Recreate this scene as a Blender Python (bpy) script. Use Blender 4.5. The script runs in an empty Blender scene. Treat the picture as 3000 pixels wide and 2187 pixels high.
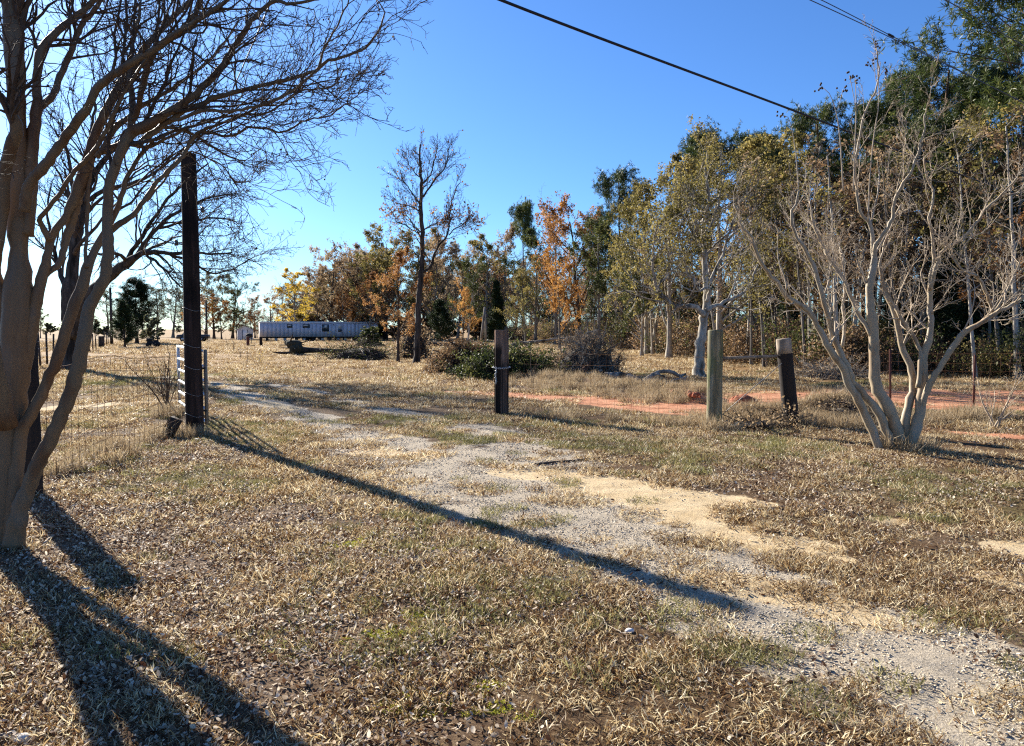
import bpy, math, random
import numpy as np
from mathutils import Vector

rng = np.random.default_rng(11)
random.seed(11)
sc = bpy.context.scene
COL = sc.collection

# ------------------------------------------------------------------ camera
CAM_H = 1.6
F = 2200.0
W, H = 3000.0, 2187.0
PITCH = math.radians(3.35)
cam_d = bpy.data.cameras.new('camera')
cam_d.sensor_width = 36.0
cam_d.lens = F / W * 36.0
cam_d.clip_start = 0.05
cam_d.clip_end = 6000.0
cam = bpy.data.objects.new('camera', cam_d)
COL.objects.link(cam)
cam.location = (0, 0, CAM_H)
cam.rotation_euler = (math.radians(90) - PITCH, 0, 0)
sc.camera = cam

# ------------------------------------------------------------------ world and sun
SUN_AZ = math.radians(-40.5)      # left of straight ahead
SUN_EL = math.radians(24.0)
world = bpy.data.worlds.new('World')
sc.world = world
world.use_nodes = True
wn = world.node_tree
wn.nodes.clear()
sky = wn.nodes.new('ShaderNodeTexSky')
sky.sky_type = 'NISHITA'
sky.sun_disc = False
sky.sun_elevation = SUN_EL
sky.sun_rotation = SUN_AZ
sky.altitude = 100.0
sky.air_density = 1.0
sky.dust_density = 0.4
sky.ozone_density = 2.2
hsv = wn.nodes.new('ShaderNodeHueSaturation')
hsv.inputs['Saturation'].default_value = 1.05
bg = wn.nodes.new('ShaderNodeBackground')
bg.inputs['Strength'].default_value = 0.047
wout = wn.nodes.new('ShaderNodeOutputWorld')
wn.links.new(sky.outputs[0], hsv.inputs['Color'])
tintn = wn.nodes.new('ShaderNodeMix')
tintn.data_type = 'RGBA'; tintn.blend_type = 'MULTIPLY'
tintn.inputs[0].default_value = 1.0
tintn.inputs[7].default_value = (0.58, 0.92, 1.42, 1)
wn.links.new(hsv.outputs[0], tintn.inputs[6])
wn.links.new(tintn.outputs[2], bg.inputs['Color'])
wn.links.new(bg.outputs[0], wout.inputs['Surface'])

sun_d = bpy.data.lights.new('sun', 'SUN')
sun_d.energy = 5.0
sun_d.angle = math.radians(0.53)
sun_d.color = (1.0, 0.93, 0.82)
sun = bpy.data.objects.new('sun', sun_d)
COL.objects.link(sun)
SUN_DIR = Vector((math.sin(SUN_AZ) * math.cos(SUN_EL), math.cos(SUN_AZ) * math.cos(SUN_EL), math.sin(SUN_EL)))
sun.rotation_euler = SUN_DIR.to_track_quat('Z', 'Y').to_euler()
sun.location = (-20, 20, 30)

vs = sc.view_settings
vs.view_transform = 'Standard'
vs.look = 'None'
vs.exposure = 1.5
vs.gamma = 1.0
vs.use_curve_mapping = False
sc.cycles.use_denoising = False
sc.cycles.max_bounces = 6
sc.cycles.diffuse_bounces = 2
sc.cycles.transmission_bounces = 4
sc.cycles.caustics_reflective = False
sc.cycles.caustics_refractive = False
sc.cycles.filter_width = 1.2

# ------------------------------------------------------------------ noise and terrain
def _hash(ix, iy, seed):
    h = (ix.astype(np.int64) * 374761393 + iy.astype(np.int64) * 668265263 + seed * 1442695041) & 0xFFFFFFFF
    h = ((h ^ (h >> 13)) * 1274126177) & 0xFFFFFFFF
    return ((h ^ (h >> 16)) & 0xFFFFFF) / float(0xFFFFFF)

def vnoise(x, y, seed=0):
    x = np.asarray(x, float); y = np.asarray(y, float)
    ix = np.floor(x); iy = np.floor(y)
    fx = x - ix; fy = y - iy
    fx = fx * fx * (3 - 2 * fx); fy = fy * fy * (3 - 2 * fy)
    a = _hash(ix, iy, seed); b = _hash(ix + 1, iy, seed)
    c = _hash(ix, iy + 1, seed); d = _hash(ix + 1, iy + 1, seed)
    return (a * (1 - fx) + b * fx) * (1 - fy) + (c * (1 - fx) + d * fx) * fy

def fbm(x, y, seed=0, oct=4):
    s = 0.0; a = 0.5; t = 0.0
    for o in range(oct):
        s = s + a * vnoise(x * 2 ** o, y * 2 ** o, seed + o * 17)
        t += a; a *= 0.5
    return s / t

BERMS = []   # (polyline, half widths, height)

def poly_dist(x, y, pts, hw):
    """smallest distance / half width to a polyline with a varying half width"""
    best = np.full(np.shape(x), 1e9)
    for (a, b, wa, wb) in zip(pts[:-1], pts[1:], hw[:-1], hw[1:]):
        dx, dy = b[0] - a[0], b[1] - a[1]
        L2 = dx * dx + dy * dy + 1e-9
        t = np.clip(((x - a[0]) * dx + (y - a[1]) * dy) / L2, 0, 1)
        d = np.hypot(x - a[0] - t * dx, y - a[1] - t * dy) / (wa + (wb - wa) * t)
        best = np.minimum(best, d)
    return best

def gz(x, y):
    x = np.asarray(x, float); y = np.asarray(y, float)
    z = -0.002 * np.clip(y - 20, 0, 130)
    z = z + 0.05 * (fbm(x * 0.22, y * 0.22, 3, 2) - 0.5) * np.clip((np.hypot(x, y) - 4) / 8, 0, 1)
    for pts, hw, h in BERMS:
        d = poly_dist(x, y, pts, hw)
        z = z + h * np.exp(-1.6 * d * d) * (0.7 + 0.6 * fbm(x * 1.7, y * 1.7, 5, 2))
    return z

def ray(px, py):
    u = (px - W / 2) / F
    v = -(py - H / 2) / F
    c, s = math.cos(PITCH), math.sin(PITCH)
    return np.array([u, c + v * s, -s + v * c])

def P(px, py, Y):
    """the point at distance Y ahead that is seen at pixel (px, py)"""
    r = ray(px, py)
    return np.array([0, 0, CAM_H]) + r * (Y / r[1])

def G(px, py):
    """ground point seen at pixel (px, py)"""
    r = ray(px, py)
    z = 0.0
    for _ in range(12):
        t = (z - CAM_H) / r[2]
        x, y = r[0] * t, r[1] * t
        z = 0.5 * z + 0.5 * float(gz(x, y))
    t = (z - CAM_H) / r[2]
    return np.array([r[0] * t, r[1] * t, z])

def PX(px, Y):
    """ground point at distance Y in column px"""
    x = (px - W / 2) / F * Y
    return np.array([x, Y, float(gz(x, Y))])

def Gs(l):
    return [tuple(G(*p)[:2]) for p in l]

BERMS_PX = [
    ([(1560, 1118), (1680, 1130), (1820, 1146), (1960, 1160), (2060, 1176)], [.9, .8, .75, .6, .5], .22),
    ([(2130, 1226), (2220, 1232), (2330, 1226), (2420, 1224), (2540, 1226)], [.3, .35, .4, .5, .45], .16),
    ([(2400, 1226), (2470, 1226)], [.55, .55], .2),
    ([(2650, 1210), (2760, 1222), (2900, 1225), (3050, 1225)], [.3, .3, .3, .3], .05),
    ([(245, 1380), (330, 1350)], [.22, .25], .07),
]
_b = [(Gs(p), w, h) for p, w, h in BERMS_PX]
BERMS.extend(_b)

# ------------------------------------------------------------------ mesh helpers
def mesh_from(name, V, Fq, mats=(), smooth=False, mat_idx=None, attrs=None):
    """V [n,3]; Fq: list of int arrays [m,k] of equal-sided faces"""
    V = np.asarray(V, np.float32)
    if not isinstance(Fq, (list, tuple)):
        Fq = [Fq]
    Fq = [np.asarray(f, np.int32) for f in Fq if len(f)]
    me = bpy.data.meshes.new(name)
    nl = sum(f.size for f in Fq); nf = sum(len(f) for f in Fq)
    me.vertices.add(len(V)); me.vertices.foreach_set('co', V.ravel())
    me.loops.add(nl); me.polygons.add(nf)
    loops = np.concatenate([f.ravel() for f in Fq])
    tot = np.concatenate([np.full(len(f), f.shape[1], np.int32) for f in Fq])
    start = np.concatenate([[0], np.cumsum(tot)[:-1]]).astype(np.int32)
    me.loops.foreach_set('vertex_index', loops)
    me.polygons.foreach_set('loop_start', start)
    me.polygons.foreach_set('loop_total', tot)
    if smooth is not False:
        me.polygons.foreach_set('use_smooth', np.full(nf, True))
    for m in mats:
        me.materials.append(m)
    if mat_idx is not None:
        me.polygons.foreach_set('material_index', np.asarray(mat_idx, np.int32))
    for an, (dom, typ, arr) in (attrs or {}).items():
        at = me.attributes.new(an, typ, dom)
        key = 'color' if 'COLOR' in typ else ('vector' if typ == 'FLOAT_VECTOR' else 'value')
        at.data.foreach_set(key, np.asarray(arr, np.float32).ravel() if typ != 'INT' else np.asarray(arr, np.int32))
    me.update()
    me.validate()
    return me

class MB:
    """collects shapes for one mesh"""
    def __init__(self):
        self.V = []; self.F = {}; self.n = 0
    def add(self, V, *Fs):
        V = np.asarray(V, float)
        for f in Fs:
            f = np.asarray(f, np.int64)
            if len(f):
                self.F.setdefault(f.shape[1], []).append(f + self.n)
        self.V.append(V); self.n += len(V)
        return self
    def box(self, c, s, R=None):
        c = np.asarray(c, float); h = np.asarray(s, float) / 2
        v = np.array([(x, y, z) for x in (-1, 1) for y in (-1, 1) for z in (-1, 1)], float) * h
        if R is not None:
            v = v @ np.asarray(R).T
        return self.add(v + c, [[0, 1, 3, 2], [4, 6, 7, 5], [0, 4, 5, 1], [2, 3, 7, 6], [0, 2, 6, 4], [1, 5, 7, 3]])
    def tube(self, pts, rad, sides=8, cap=True):
        V, Fq = tubes([np.asarray(pts, float)], [np.broadcast_to(np.asarray(rad, float), (len(pts),))], sides)
        n0 = len(V)
        self.add(V, Fq)
        if cap:
            a = np.arange(sides)
            self.F.setdefault(sides, []).append((a[::-1] + self.n - n0)[None])
            self.F.setdefault(sides, []).append((a + self.n - sides)[None])
        return self
    def blob(self, c, r, seed=0, rough=.2, nu=12, nv=8):
        th = np.linspace(0, 2 * math.pi, nu, endpoint=False)
        ph = np.linspace(0, math.pi, nv + 2)[1:-1]
        T, Ph = np.meshgrid(th, ph)
        d = np.stack([np.cos(T) * np.sin(Ph), np.sin(T) * np.sin(Ph), np.cos(Ph)], -1).reshape(-1, 3)
        d = np.vstack([d, [[0, 0, 1], [0, 0, -1]]])
        k = 1 + rough * 2 * (fbm(d[:, 0] * 1.5 + d[:, 2] * 2.1 + seed * 7.7, d[:, 1] * 1.5 - d[:, 2] * 1.3 + seed * 3.1, seed, 4) - .5)
        V = d * k[:, None] * np.asarray(r, float) + np.asarray(c, float)
        q = []
        for j in range(nv - 1):
            for i in range(nu):
                q.append((j * nu + i, (j + 1) * nu + i, (j + 1) * nu + (i + 1) % nu, j * nu + (i + 1) % nu))
        top, bot = nu * nv, nu * nv + 1
        t = [(top, i, (i + 1) % nu) for i in range(nu)] + [(bot, (nv - 1) * nu + (i + 1) % nu, (nv - 1) * nu + i) for i in range(nu)]
        return self.add(V, q, t)
    def mesh(self, name, mats=(), smooth=False, off=(0, 0, 0)):
        return mesh_from(name, np.concatenate(self.V) - np.asarray(off, float), [np.concatenate(f) for f in self.F.values()], mats, smooth)

def tubes(paths, rads, sides=4):
    """open tubes along polylines (grouped by number of points)"""
    Vs, Fs, n = [], [], 0
    groups = {}
    for p, r in zip(paths, rads):
        groups.setdefault(len(p), []).append((p, r))
    for k, l in groups.items():
        Pn = np.stack([a for a, _ in l]); Rn = np.stack([b for _, b in l])
        V, Fq = tubes_arr(Pn, Rn, sides)
        Vs.append(V); Fs.append(Fq + n); n += len(V)
    return np.concatenate(Vs), np.concatenate(Fs)

def tubes_arr(Pn, Rn, sides):
    N, n, _ = Pn.shape
    T = np.gradient(Pn, axis=1)
    T /= np.linalg.norm(T, axis=2, keepdims=True) + 1e-9
    mean = Pn[:, -1] - Pn[:, 0]
    mean /= np.linalg.norm(mean, axis=1, keepdims=True) + 1e-9
    ref = np.where(np.abs(mean[:, 2:3]) > .8, np.array([[1., 0.13, 0]]), np.array([[0.1, 0.2, 1.]]))
    A = np.cross(T, ref[:, None, :]); A /= np.linalg.norm(A, axis=2, keepdims=True) + 1e-9
    B = np.cross(T, A)
    ang = np.arange(sides) * 2 * math.pi / sides
    V = Pn[:, :, None, :] + Rn[:, :, None, None] * (np.cos(ang)[None, None, :, None] * A[:, :, None, :] + np.sin(ang)[None, None, :, None] * B[:, :, None, :])
    V = V.reshape(-1, 3)
    i = np.arange(N)[:, None, None] * (n * sides); j = np.arange(n - 1)[None, :, None] * sides; s = np.arange(sides)[None, None, :]
    a = i + j + s; b = i + j + (s + 1) % sides
    Fq = np.stack([a, b, b + sides, a + sides], -1).reshape(-1, 4)
    return V, Fq

# ------------------------------------------------------------------ object helpers
def tag(o, label=None, cat=None, group=None, kind=None):
    if label: o['label'] = label
    if cat: o['category'] = cat
    if group: o['group'] = group
    if kind: o['kind'] = kind
    return o

ROOTLOC = {}
def thing(name, label, cat, loc=(0, 0, 0), group=None):
    o = bpy.data.objects.new(name, None)
    o.empty_display_size = .2
    COL.objects.link(o)
    o.location = Vector([float(a) for a in loc])
    ROOTLOC[o.name] = np.array([float(a) for a in loc])
    return tag(o, label, cat, group)

def obj(name, me, parent=None, label=None, kind=None):
    o = bpy.data.objects.new(name, me)
    COL.objects.link(o)
    if parent is not None:
        o.parent = parent
        if parent.name in ROOTLOC:
            ROOTLOC[o.name] = ROOTLOC[parent.name]
    return tag(o, label, None, None, kind)

def part(name, mb, mat, parent, smooth=False, label=None, kind=None):
    """a part whose shapes were given in world coordinates"""
    off = ROOTLOC[parent.name]
    return obj(name, mb.mesh(name, [mat], smooth, off), parent, label, kind)

def solo(name, mb, mat, label, cat, loc, group=None, smooth=False, kind=None):
    o = obj(name, mb.mesh(name, [mat], smooth, loc))
    o.location = Vector([float(a) for a in loc])
    ROOTLOC[o.name] = np.array([float(a) for a in loc])
    return tag(o, label, cat, group, kind)

# ------------------------------------------------------------------ material helpers
class NT:
    def __init__(self, name):
        self.m = bpy.data.materials.new(name); self.m.use_nodes = True
        self.t = self.m.node_tree; self.t.nodes.clear()
        self.out = self.t.nodes.new('ShaderNodeOutputMaterial')
    def n(self, typ, **kw):
        nd = self.t.nodes.new('ShaderNode' + typ)
        for k, v in kw.items():
            if k in nd.inputs.keys():
                nd.inputs[k].default_value = v
            else:
                setattr(nd, k, v)
        return nd
    def l(self, a, b):
        self.t.links.new(a, b)
    def noise(self, scale, detail=4, rough=.55, vec=None, dim='3D'):
        nd = self.n('TexNoise', noise_dimensions=dim)
        nd.inputs['Scale'].default_value = scale; nd.inputs['Detail'].default_value = detail; nd.inputs['Roughness'].default_value = rough
        if vec is not None: self.l(vec, nd.inputs['Vector'])
        return nd.outputs['Fac']
    def ramp(self, fac, stops, interp='LINEAR'):
        nd = self.n('ValToRGB'); cr = nd.color_ramp; cr.interpolation = interp
        while len(cr.elements) < len(stops): cr.elements.new(.5)
        for e, (p, c) in zip(cr.elements, stops):
            e.position = p; e.color = (*c, 1) if len(c) == 3 else c
        self.l(fac, nd.inputs['Fac']); return nd.outputs['Color']
    def mix(self, fac, a, b, blend='MIX'):
        nd = self.n('Mix', data_type='RGBA', blend_type=blend)
        for src, k in ((fac, 0), (a, 6), (b, 7)):
            if isinstance(src, (int, float)): nd.inputs[k].default_value = src
            elif isinstance(src, tuple): nd.inputs[k].default_value = (*src, 1)
            else: self.l(src, nd.inputs[k])
        return nd.outputs[2]
    def math(self, op, a, b=None, clamp=False):
        nd = self.n('Math', operation=op, use_clamp=clamp)
        for src, k in ((a, 0), (b, 1)):
            if src is None: continue
            if isinstance(src, (int, float)): nd.inputs[k].default_value = src
            else: self.l(src, nd.inputs[k])
        return nd.outputs[0]
    def maprange(self, v, a, b, c=0., d=1., smooth=True):
        nd = self.n('MapRange', interpolation_type='SMOOTHSTEP' if smooth else 'LINEAR')
        for k, s in enumerate((v, a, b, c, d)):
            if isinstance(s, (int, float)): nd.inputs[k].default_value = s
            else: self.l(s, nd.inputs[k])
        return nd.outputs[0]
    def attr(self, name, out='Fac'):
        return self.n('Attribute', attribute_name=name).outputs[out]
    def bump(self, h, strength=.5, dist=.02):
        nd = self.n('Bump'); nd.inputs['Strength'].default_value = strength; nd.inputs['Distance'].default_value = dist
        self.l(h, nd.inputs['Height']); return nd.outputs[0]
    def finish(self, col, rough=.8, metal=0., spec=.3, normal=None):
        b = self.n('BsdfPrincipled')
        if isinstance(col, tuple): b.inputs['Base Color'].default_value = (*col, 1)
        else: self.l(col, b.inputs['Base Color'])
        if isinstance(rough, (int, float)): b.inputs['Roughness'].default_value = rough
        else: self.l(rough, b.inputs['Roughness'])
        b.inputs['Metallic'].default_value = metal
        b.inputs['Specular IOR Level'].default_value = spec
        if normal is not None: self.l(normal, b.inputs['Normal'])
        self.l(b.outputs[0], self.out.inputs['Surface'])
        return self.m

def coords(t, scale=(1, 1, 1), kind='Object'):
    tc = t.n('TexCoord'); mp = t.n('Mapping'); mp.inputs['Scale'].default_value = scale
    t.l(tc.outputs[kind], mp.inputs['Vector']); return mp.outputs[0]

def simple_mat(name, c1, c2, scale=6, rough=.8, metal=0., spec=.3, stretch=(1, 1, 1), bump=.3, dist=.01):
    t = NT(name); v = coords(t, stretch)
    f = t.noise(scale, 6, .6, v)
    c = t.ramp(f, [(.3, c1), (.7, c2)])
    return t.finish(c, rough, metal, spec, t.bump(f, bump, dist) if bump else None)

def bark_mat(name, dark, mid, light, scale=9, stretch=(1, 1, .18), bump=.8, dist=.02):
    t = NT(name); v = coords(t, stretch)
    f = t.noise(scale, 8, .65, v)
    f2 = t.noise(scale * .35, 3, .5, v)
    c = t.ramp(f, [(.28, dark), (.5, mid), (.72, light)])
    c = t.mix(t.maprange(f2, .5, .66), c, tuple(a * .6 for a in dark))
    return t.finish(c, .9, 0, .15, t.bump(f, bump, dist))

def crape_bark(name, base, tan, grey):
    t = NT(name); v = coords(t, (1, 1, .22))
    f = t.noise(7, 4, .5, v)
    g = t.noise(30, 5, .6, v)
    c = t.ramp(f, [(.36, tan), (.46, base), (.56, base), (.62, grey)])
    c = t.mix(.25, c, t.ramp(g, [(.3, tuple(a * .55 for a in base)), (.7, tuple(min(1, a * 1.25) for a in base))]))
    return t.finish(c, .62, 0, .3, t.bump(t.math('ADD', f, t.math('MULTIPLY', g, .35)), .35, .012))

def leaf_mat(name, stops, trans=.45, rough=.6, spec=.25, randomness=.25):
    t = NT(name)
    tint = t.attr('tint')
    oi = t.n('ObjectInfo')
    f = t.math('ADD', tint, t.math('MULTIPLY', t.math('SUBTRACT', oi.outputs['Random'], .5), randomness), True)
    c = t.ramp(f, stops)
    b = t.n('BsdfPrincipled'); t.l(c, b.inputs['Base Color'])
    b.inputs['Roughness'].default_value = rough; b.inputs['Specular IOR Level'].default_value = spec
    tr = t.n('BsdfTranslucent'); t.l(c, tr.inputs['Color'])
    mx = t.n('MixShader'); mx.inputs[0].default_value = trans
    t.l(b.outputs[0], mx.inputs[1]); t.l(tr.outputs[0], mx.inputs[2]); t.l(mx.outputs[0], t.out.inputs['Surface'])
    return t.m

M = {}
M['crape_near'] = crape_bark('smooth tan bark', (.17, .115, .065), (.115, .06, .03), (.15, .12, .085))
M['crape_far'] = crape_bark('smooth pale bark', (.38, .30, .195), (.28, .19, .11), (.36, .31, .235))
M['twig'] = simple_mat('brown twig', (.055, .038, .028), (.11, .078, .056), 20, .85, bump=0)
M['twig_pale'] = simple_mat('pale twig', (.36, .28, .19), (.54, .44, .32), 20, .8, bump=0)
M['bark_dark'] = bark_mat('dark ridged bark', (.03, .025, .02), (.07, .055, .045), (.14, .115, .095))
M['bark_grey'] = bark_mat('grey bark', (.08, .07, .055), (.19, .165, .135), (.34, .30, .25))
M['bark_pale'] = bark_mat('pale lichen bark', (.17, .145, .11), (.38, .335, .265), (.60, .55, .46))
M['bark_pine'] = bark_mat('plated pine bark', (.05, .035, .025), (.14, .09, .06), (.26, .18, .13), 5)
M['pod'] = simple_mat('dry seed pod', (.05, .03, .02), (.09, .055, .035), 30, .8, bump=0)

M['leaf_rust'] = leaf_mat('rust leaves', [(0, (.12, .05, .018)), (.5, (.29, .135, .045)), (1, (.46, .26, .10))], .5)
M['leaf_orange'] = leaf_mat('orange leaves', [(0, (.22, .09, .02)), (.5, (.46, .22, .05)), (1, (.60, .34, .10))], .5)
M['leaf_yellow'] = leaf_mat('yellow leaves', [(0, (.38, .23, .025)), (.5, (.66, .45, .05)), (1, (.78, .60, .10))], .5)
M['leaf_olive'] = leaf_mat('olive leaves', [(0, (.06, .055, .016)), (.5, (.18, .15, .045)), (1, (.34, .27, .09))], .5)
M['leaf_tan'] = leaf_mat('tan leaves', [(0, (.14, .09, .05)), (.5, (.31, .215, .12)), (1, (.47, .35, .21))], .5)
M['leaf_brown'] = leaf_mat('brown leaves', [(0, (.07, .042, .022)), (.5, (.18, .11, .058)), (1, (.33, .22, .12))], .5)
M['leaf_green'] = leaf_mat('dull green leaves', [(0, (.022, .032, .010)), (.5, (.06, .075, .02)), (1, (.14, .14, .045))])
M['needle'] = leaf_mat('pine needles', [(0, (.018, .032, .010)), (.5, (.055, .080, .020)), (1, (.15, .165, .045))], .35, .5, .3)
M['cedar'] = leaf_mat('cedar foliage', [(0, (.008, .018, .008)), (.5, (.020, .038, .012)), (1, (.055, .075, .022))], .2, .6, .2)
M['leaf_far'] = leaf_mat('pale grey green leaves', [(0, (.07, .08, .045)), (.5, (.13, .14, .075)), (1, (.22, .21, .12))])  # pale grey tone stands in for haze on the far trees
M['grass'] = leaf_mat('dormant grass', [(0, (.06, .026, .010)), (.36, (.22, .12, .045)), (.62, (.52, .37, .18)), (1, (.78, .67, .43))], .4, .5, .35, .45)
M['grass_green'] = leaf_mat('half green grass', [(0, (.10, .09, .03)), (.5, (.22, .20, .07)), (1, (.42, .37, .15))], .35, .5, .35, .4)
M['moss'] = leaf_mat('yellow green moss', [(0, (.42, .42, .05)), (1, (.72, .70, .12))], .3, .7, .1, .2)
M['litter'] = leaf_mat('dead leaves', [(0, (.06, .026, .013)), (.4, (.20, .112, .06)), (.68, (.50, .38, .25)), (1, (.80, .70, .55))], .35, .6, .15, .4)
M['weed'] = leaf_mat('dry weeds', [(0, (.20, .13, .065)), (.5, (.38, .28, .16)), (1, (.56, .45, .29))], .35, .6, .2, .3)
M['stone'] = simple_mat('gravel stone', (.36, .30, .22), (.60, .52, .40), 14, .75, bump=.2)
M['clay'] = simple_mat('red clay', (.20, .06, .030), (.36, .125, .06), 9, .95, bump=.8, dist=.04)

def timber(name, a, b, c, scale=14):
    t = NT(name); v = coords(t, (1, 1, .06))
    f = t.noise(scale, 8, .7, v); g = t.noise(2.2, 3, .5, coords(t, (1, 1, .5)))
    col = t.ramp(f, [(.3, a), (.52, b), (.72, c)])
    col = t.mix(t.maprange(g, .48, .6, 0, .75), col, tuple(k * .5 for k in a))
    return t.finish(col, .9, 0, .15, t.bump(f, .8, .012))
M['creosote'] = timber('creosoted wood', (.012, .009, .008), (.035, .022, .017), (.085, .05, .04))
M['old_post'] = timber('weathered brown wood', (.045, .030, .022), (.12, .075, .05), (.24, .16, .11))
M['black_wood'] = simple_mat('blackened wood', (.012, .010, .009), (.04, .028, .022), 10, .9, stretch=(1, 1, .1))
M['grey_wood'] = timber('bare grey wood', (.22, .17, .13), (.36, .29, .22), (.50, .42, .34))
M['rail_wood'] = timber('grey rail wood', (.16, .125, .095), (.27, .22, .17), (.38, .32, .26))

def mossy():
    t = NT('mossy round post'); v = coords(t, (1, 1, .08))
    f = t.noise(16, 8, .7, v)
    g = t.noise(4, 5, .6, coords(t, (1, 1, .5)))
    col = t.ramp(f, [(.3, (.09, .075, .045)), (.5, (.19, .165, .105)), (.7, (.36, .32, .22))])
    col = t.mix(t.maprange(g, .45, .62, 0, .7), col, (.115, .135, .045))
    return t.finish(col, .9, 0, .15, t.bump(f, .8, .012))
M['mossy'] = mossy()

def square_post():
    """brown timber with its own black tar stain on the lower and left part"""
    t = NT('stained square timber'); v = coords(t, (1, 1, .05))
    f = t.noise(18, 8, .7, v)
    col = t.ramp(f, [(.3, (.10, .062, .045)), (.52, (.22, .145, .11)), (.75, (.38, .28, .22))])
    tc = t.n('TexCoord'); sx = t.n('SeparateXYZ'); t.l(tc.outputs['Object'], sx.inputs[0])
    w = t.math('MULTIPLY', t.math('SUBTRACT', t.noise(5, 4, .6, coords(t, (1, 1, .2))), .5), .35)
    low = t.maprange(t.math('ADD', sx.outputs['Z'], w), 1.12, .86)
    left = t.maprange(t.math('ADD', sx.outputs['X'], t.math('MULTIPLY', w, .25)), .01, -.02)
    left = t.math('MULTIPLY', left, t.maprange(sx.outputs['Z'], 1.4, 1.2))
    streak = t.maprange(t.noise(9, 3, .5, coords(t, (1, 1, .02))), .42, .6)
    st = t.math('MAXIMUM', left, t.math('MULTIPLY', low, streak), True)
    col = t.mix(t.math('MULTIPLY', st, .93), col, (.012, .010, .009))
    return t.finish(col, .9, 0, .15, t.bump(f, .8, .012))
M['square_post'] = square_post()

M['rust_wire'] = simple_mat('rusty wire', (.16, .07, .03), (.30, .16, .07), 30, .7, .3, bump=0)
M['grey_wire'] = simple_mat('galvanised wire', (.25, .24, .22), (.40, .38, .35), 30, .5, .6, bump=0)
M['cable'] = simple_mat('black cable', (.012, .011, .014), (.02, .018, .022), 20, .6, bump=0)
M['thin_cable'] = simple_mat('bare conductor', (.05, .06, .09), (.08, .09, .12), 20, .5, .3, bump=0)
M['galv'] = simple_mat('galvanised pipe', (.55, .55, .53), (.72, .72, .70), 12, .38, .55, bump=.05)
M['t_post'] = simple_mat('rusty steel post', (.10, .035, .025), (.19, .075, .05), 18, .75, .3, bump=.1)
M['white_chips'] = simple_mat('white quartz', (.62, .60, .56), (.80, .78, .74), 20, .6, bump=.1)
M['ceramic'] = simple_mat('brown ceramic', (.05, .03, .02), (.10, .06, .04), 10, .3, spec=.6, bump=0)

def siding():
    t = NT('pale blue grey metal siding'); v = coords(t, (1, 1, 1))
    f = t.noise(1.2, 5, .6, v)
    s = t.noise(7, 3, .5, coords(t, (1, 1, .04)))
    c = t.ramp(f, [(.3, (.46, .48, .52)), (.7, (.62, .63, .66))])
    c = t.mix(t.maprange(s, .55, .72, 0, .35), c, (.30, .27, .24))
    return t.finish(c, .5, .0, .4)
M['siding'] = siding()
M['white_paint'] = simple_mat('white painted metal', (.66, .65, .62), (.80, .79, .76), 3, .5, bump=0)
M['shed_wall'] = simple_mat('dull white boards', (.46, .46, .47), (.60, .60, .60), 3, .7, bump=0)
M['roofing'] = simple_mat('grey shingles', (.12, .115, .11), (.22, .21, .20), 8, .9, bump=.2)
M['dark_void'] = simple_mat('dark steel and heap shade', (.015, .014, .013), (.03, .028, .026), 5, .8, bump=0)
M['block'] = simple_mat('concrete block', (.36, .35, .33), (.52, .51, .48), 10, .9, bump=.1)
M['trim_dark'] = simple_mat('dark window trim', (.03, .03, .035), (.06, .06, .065), 8, .5, bump=0)
t = NT('window glass'); M['glass'] = t.finish((.05, .07, .08), .06, 0, .8)
t = NT('curtain'); M['curtain'] = t.finish((.55, .56, .52), .8)
M['car_paint'] = simple_mat('silver paint', (.40, .41, .43), (.46, .47, .49), 2, .3, .5, .6, bump=0)
M['car_dark'] = simple_mat('dark grey paint', (.035, .037, .04), (.05, .052, .055), 2, .35, .2, .5, bump=0)
M['tyre'] = simple_mat('tyre rubber', (.012, .012, .012), (.025, .025, .025), 20, .85, bump=0)
M['rootball'] = simple_mat('earth clad roots', (.022, .024, .014), (.075, .070, .045), 7, .95, bump=1., dist=.1)
M['dead_wood'] = bark_mat('bleached dead wood', (.10, .08, .06), (.26, .22, .175), (.46, .41, .34), 7)
M['red_wood'] = simple_mat('splintered red wood', (.05, .022, .014), (.16, .075, .045), 14, .9, stretch=(1, 1, .15))
M['slab'] = simple_mat('pale stone', (.52, .47, .38), (.70, .64, .53), 9, .8, bump=.3)

# ------------------------------------------------------------------ ground cover masks
GRAVEL = [([(470, 1108), (560, 1116), (640, 1128), (700, 1150), (800, 1186), (900, 1222), (1000, 1258), (1120, 1292), (1260, 1330)], [.5, .5, .45, .45, .42, .40, .42, .5, .6], 1.0),
          ([(560, 1102), (700, 1110), (800, 1126), (900, 1146), (1000, 1170), (1120, 1200), (1300, 1240), (1480, 1290), (1640, 1350)], [.35, .35, .35, .32, .3, .34, .45, .55, .5], .8),
          ([(1230, 1320), (1400, 1400), (1560, 1470), (1760, 1560), (1960, 1650), (2140, 1740), (2400, 1850), (2700, 1960), (3050, 2100)], [1.0, 1.1, 1.0, .85, .7, .6, .55, .55, .6], 1.0),
          ([(900, 1560), (1120, 1640), (1320, 1600)], [.18, .25, .25], .55),
          ([(600, 1780), (860, 1880)], [.3, .3], .35),
          ([(2250, 1950), (2480, 2080)], [.16, .2], .5)]
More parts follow.
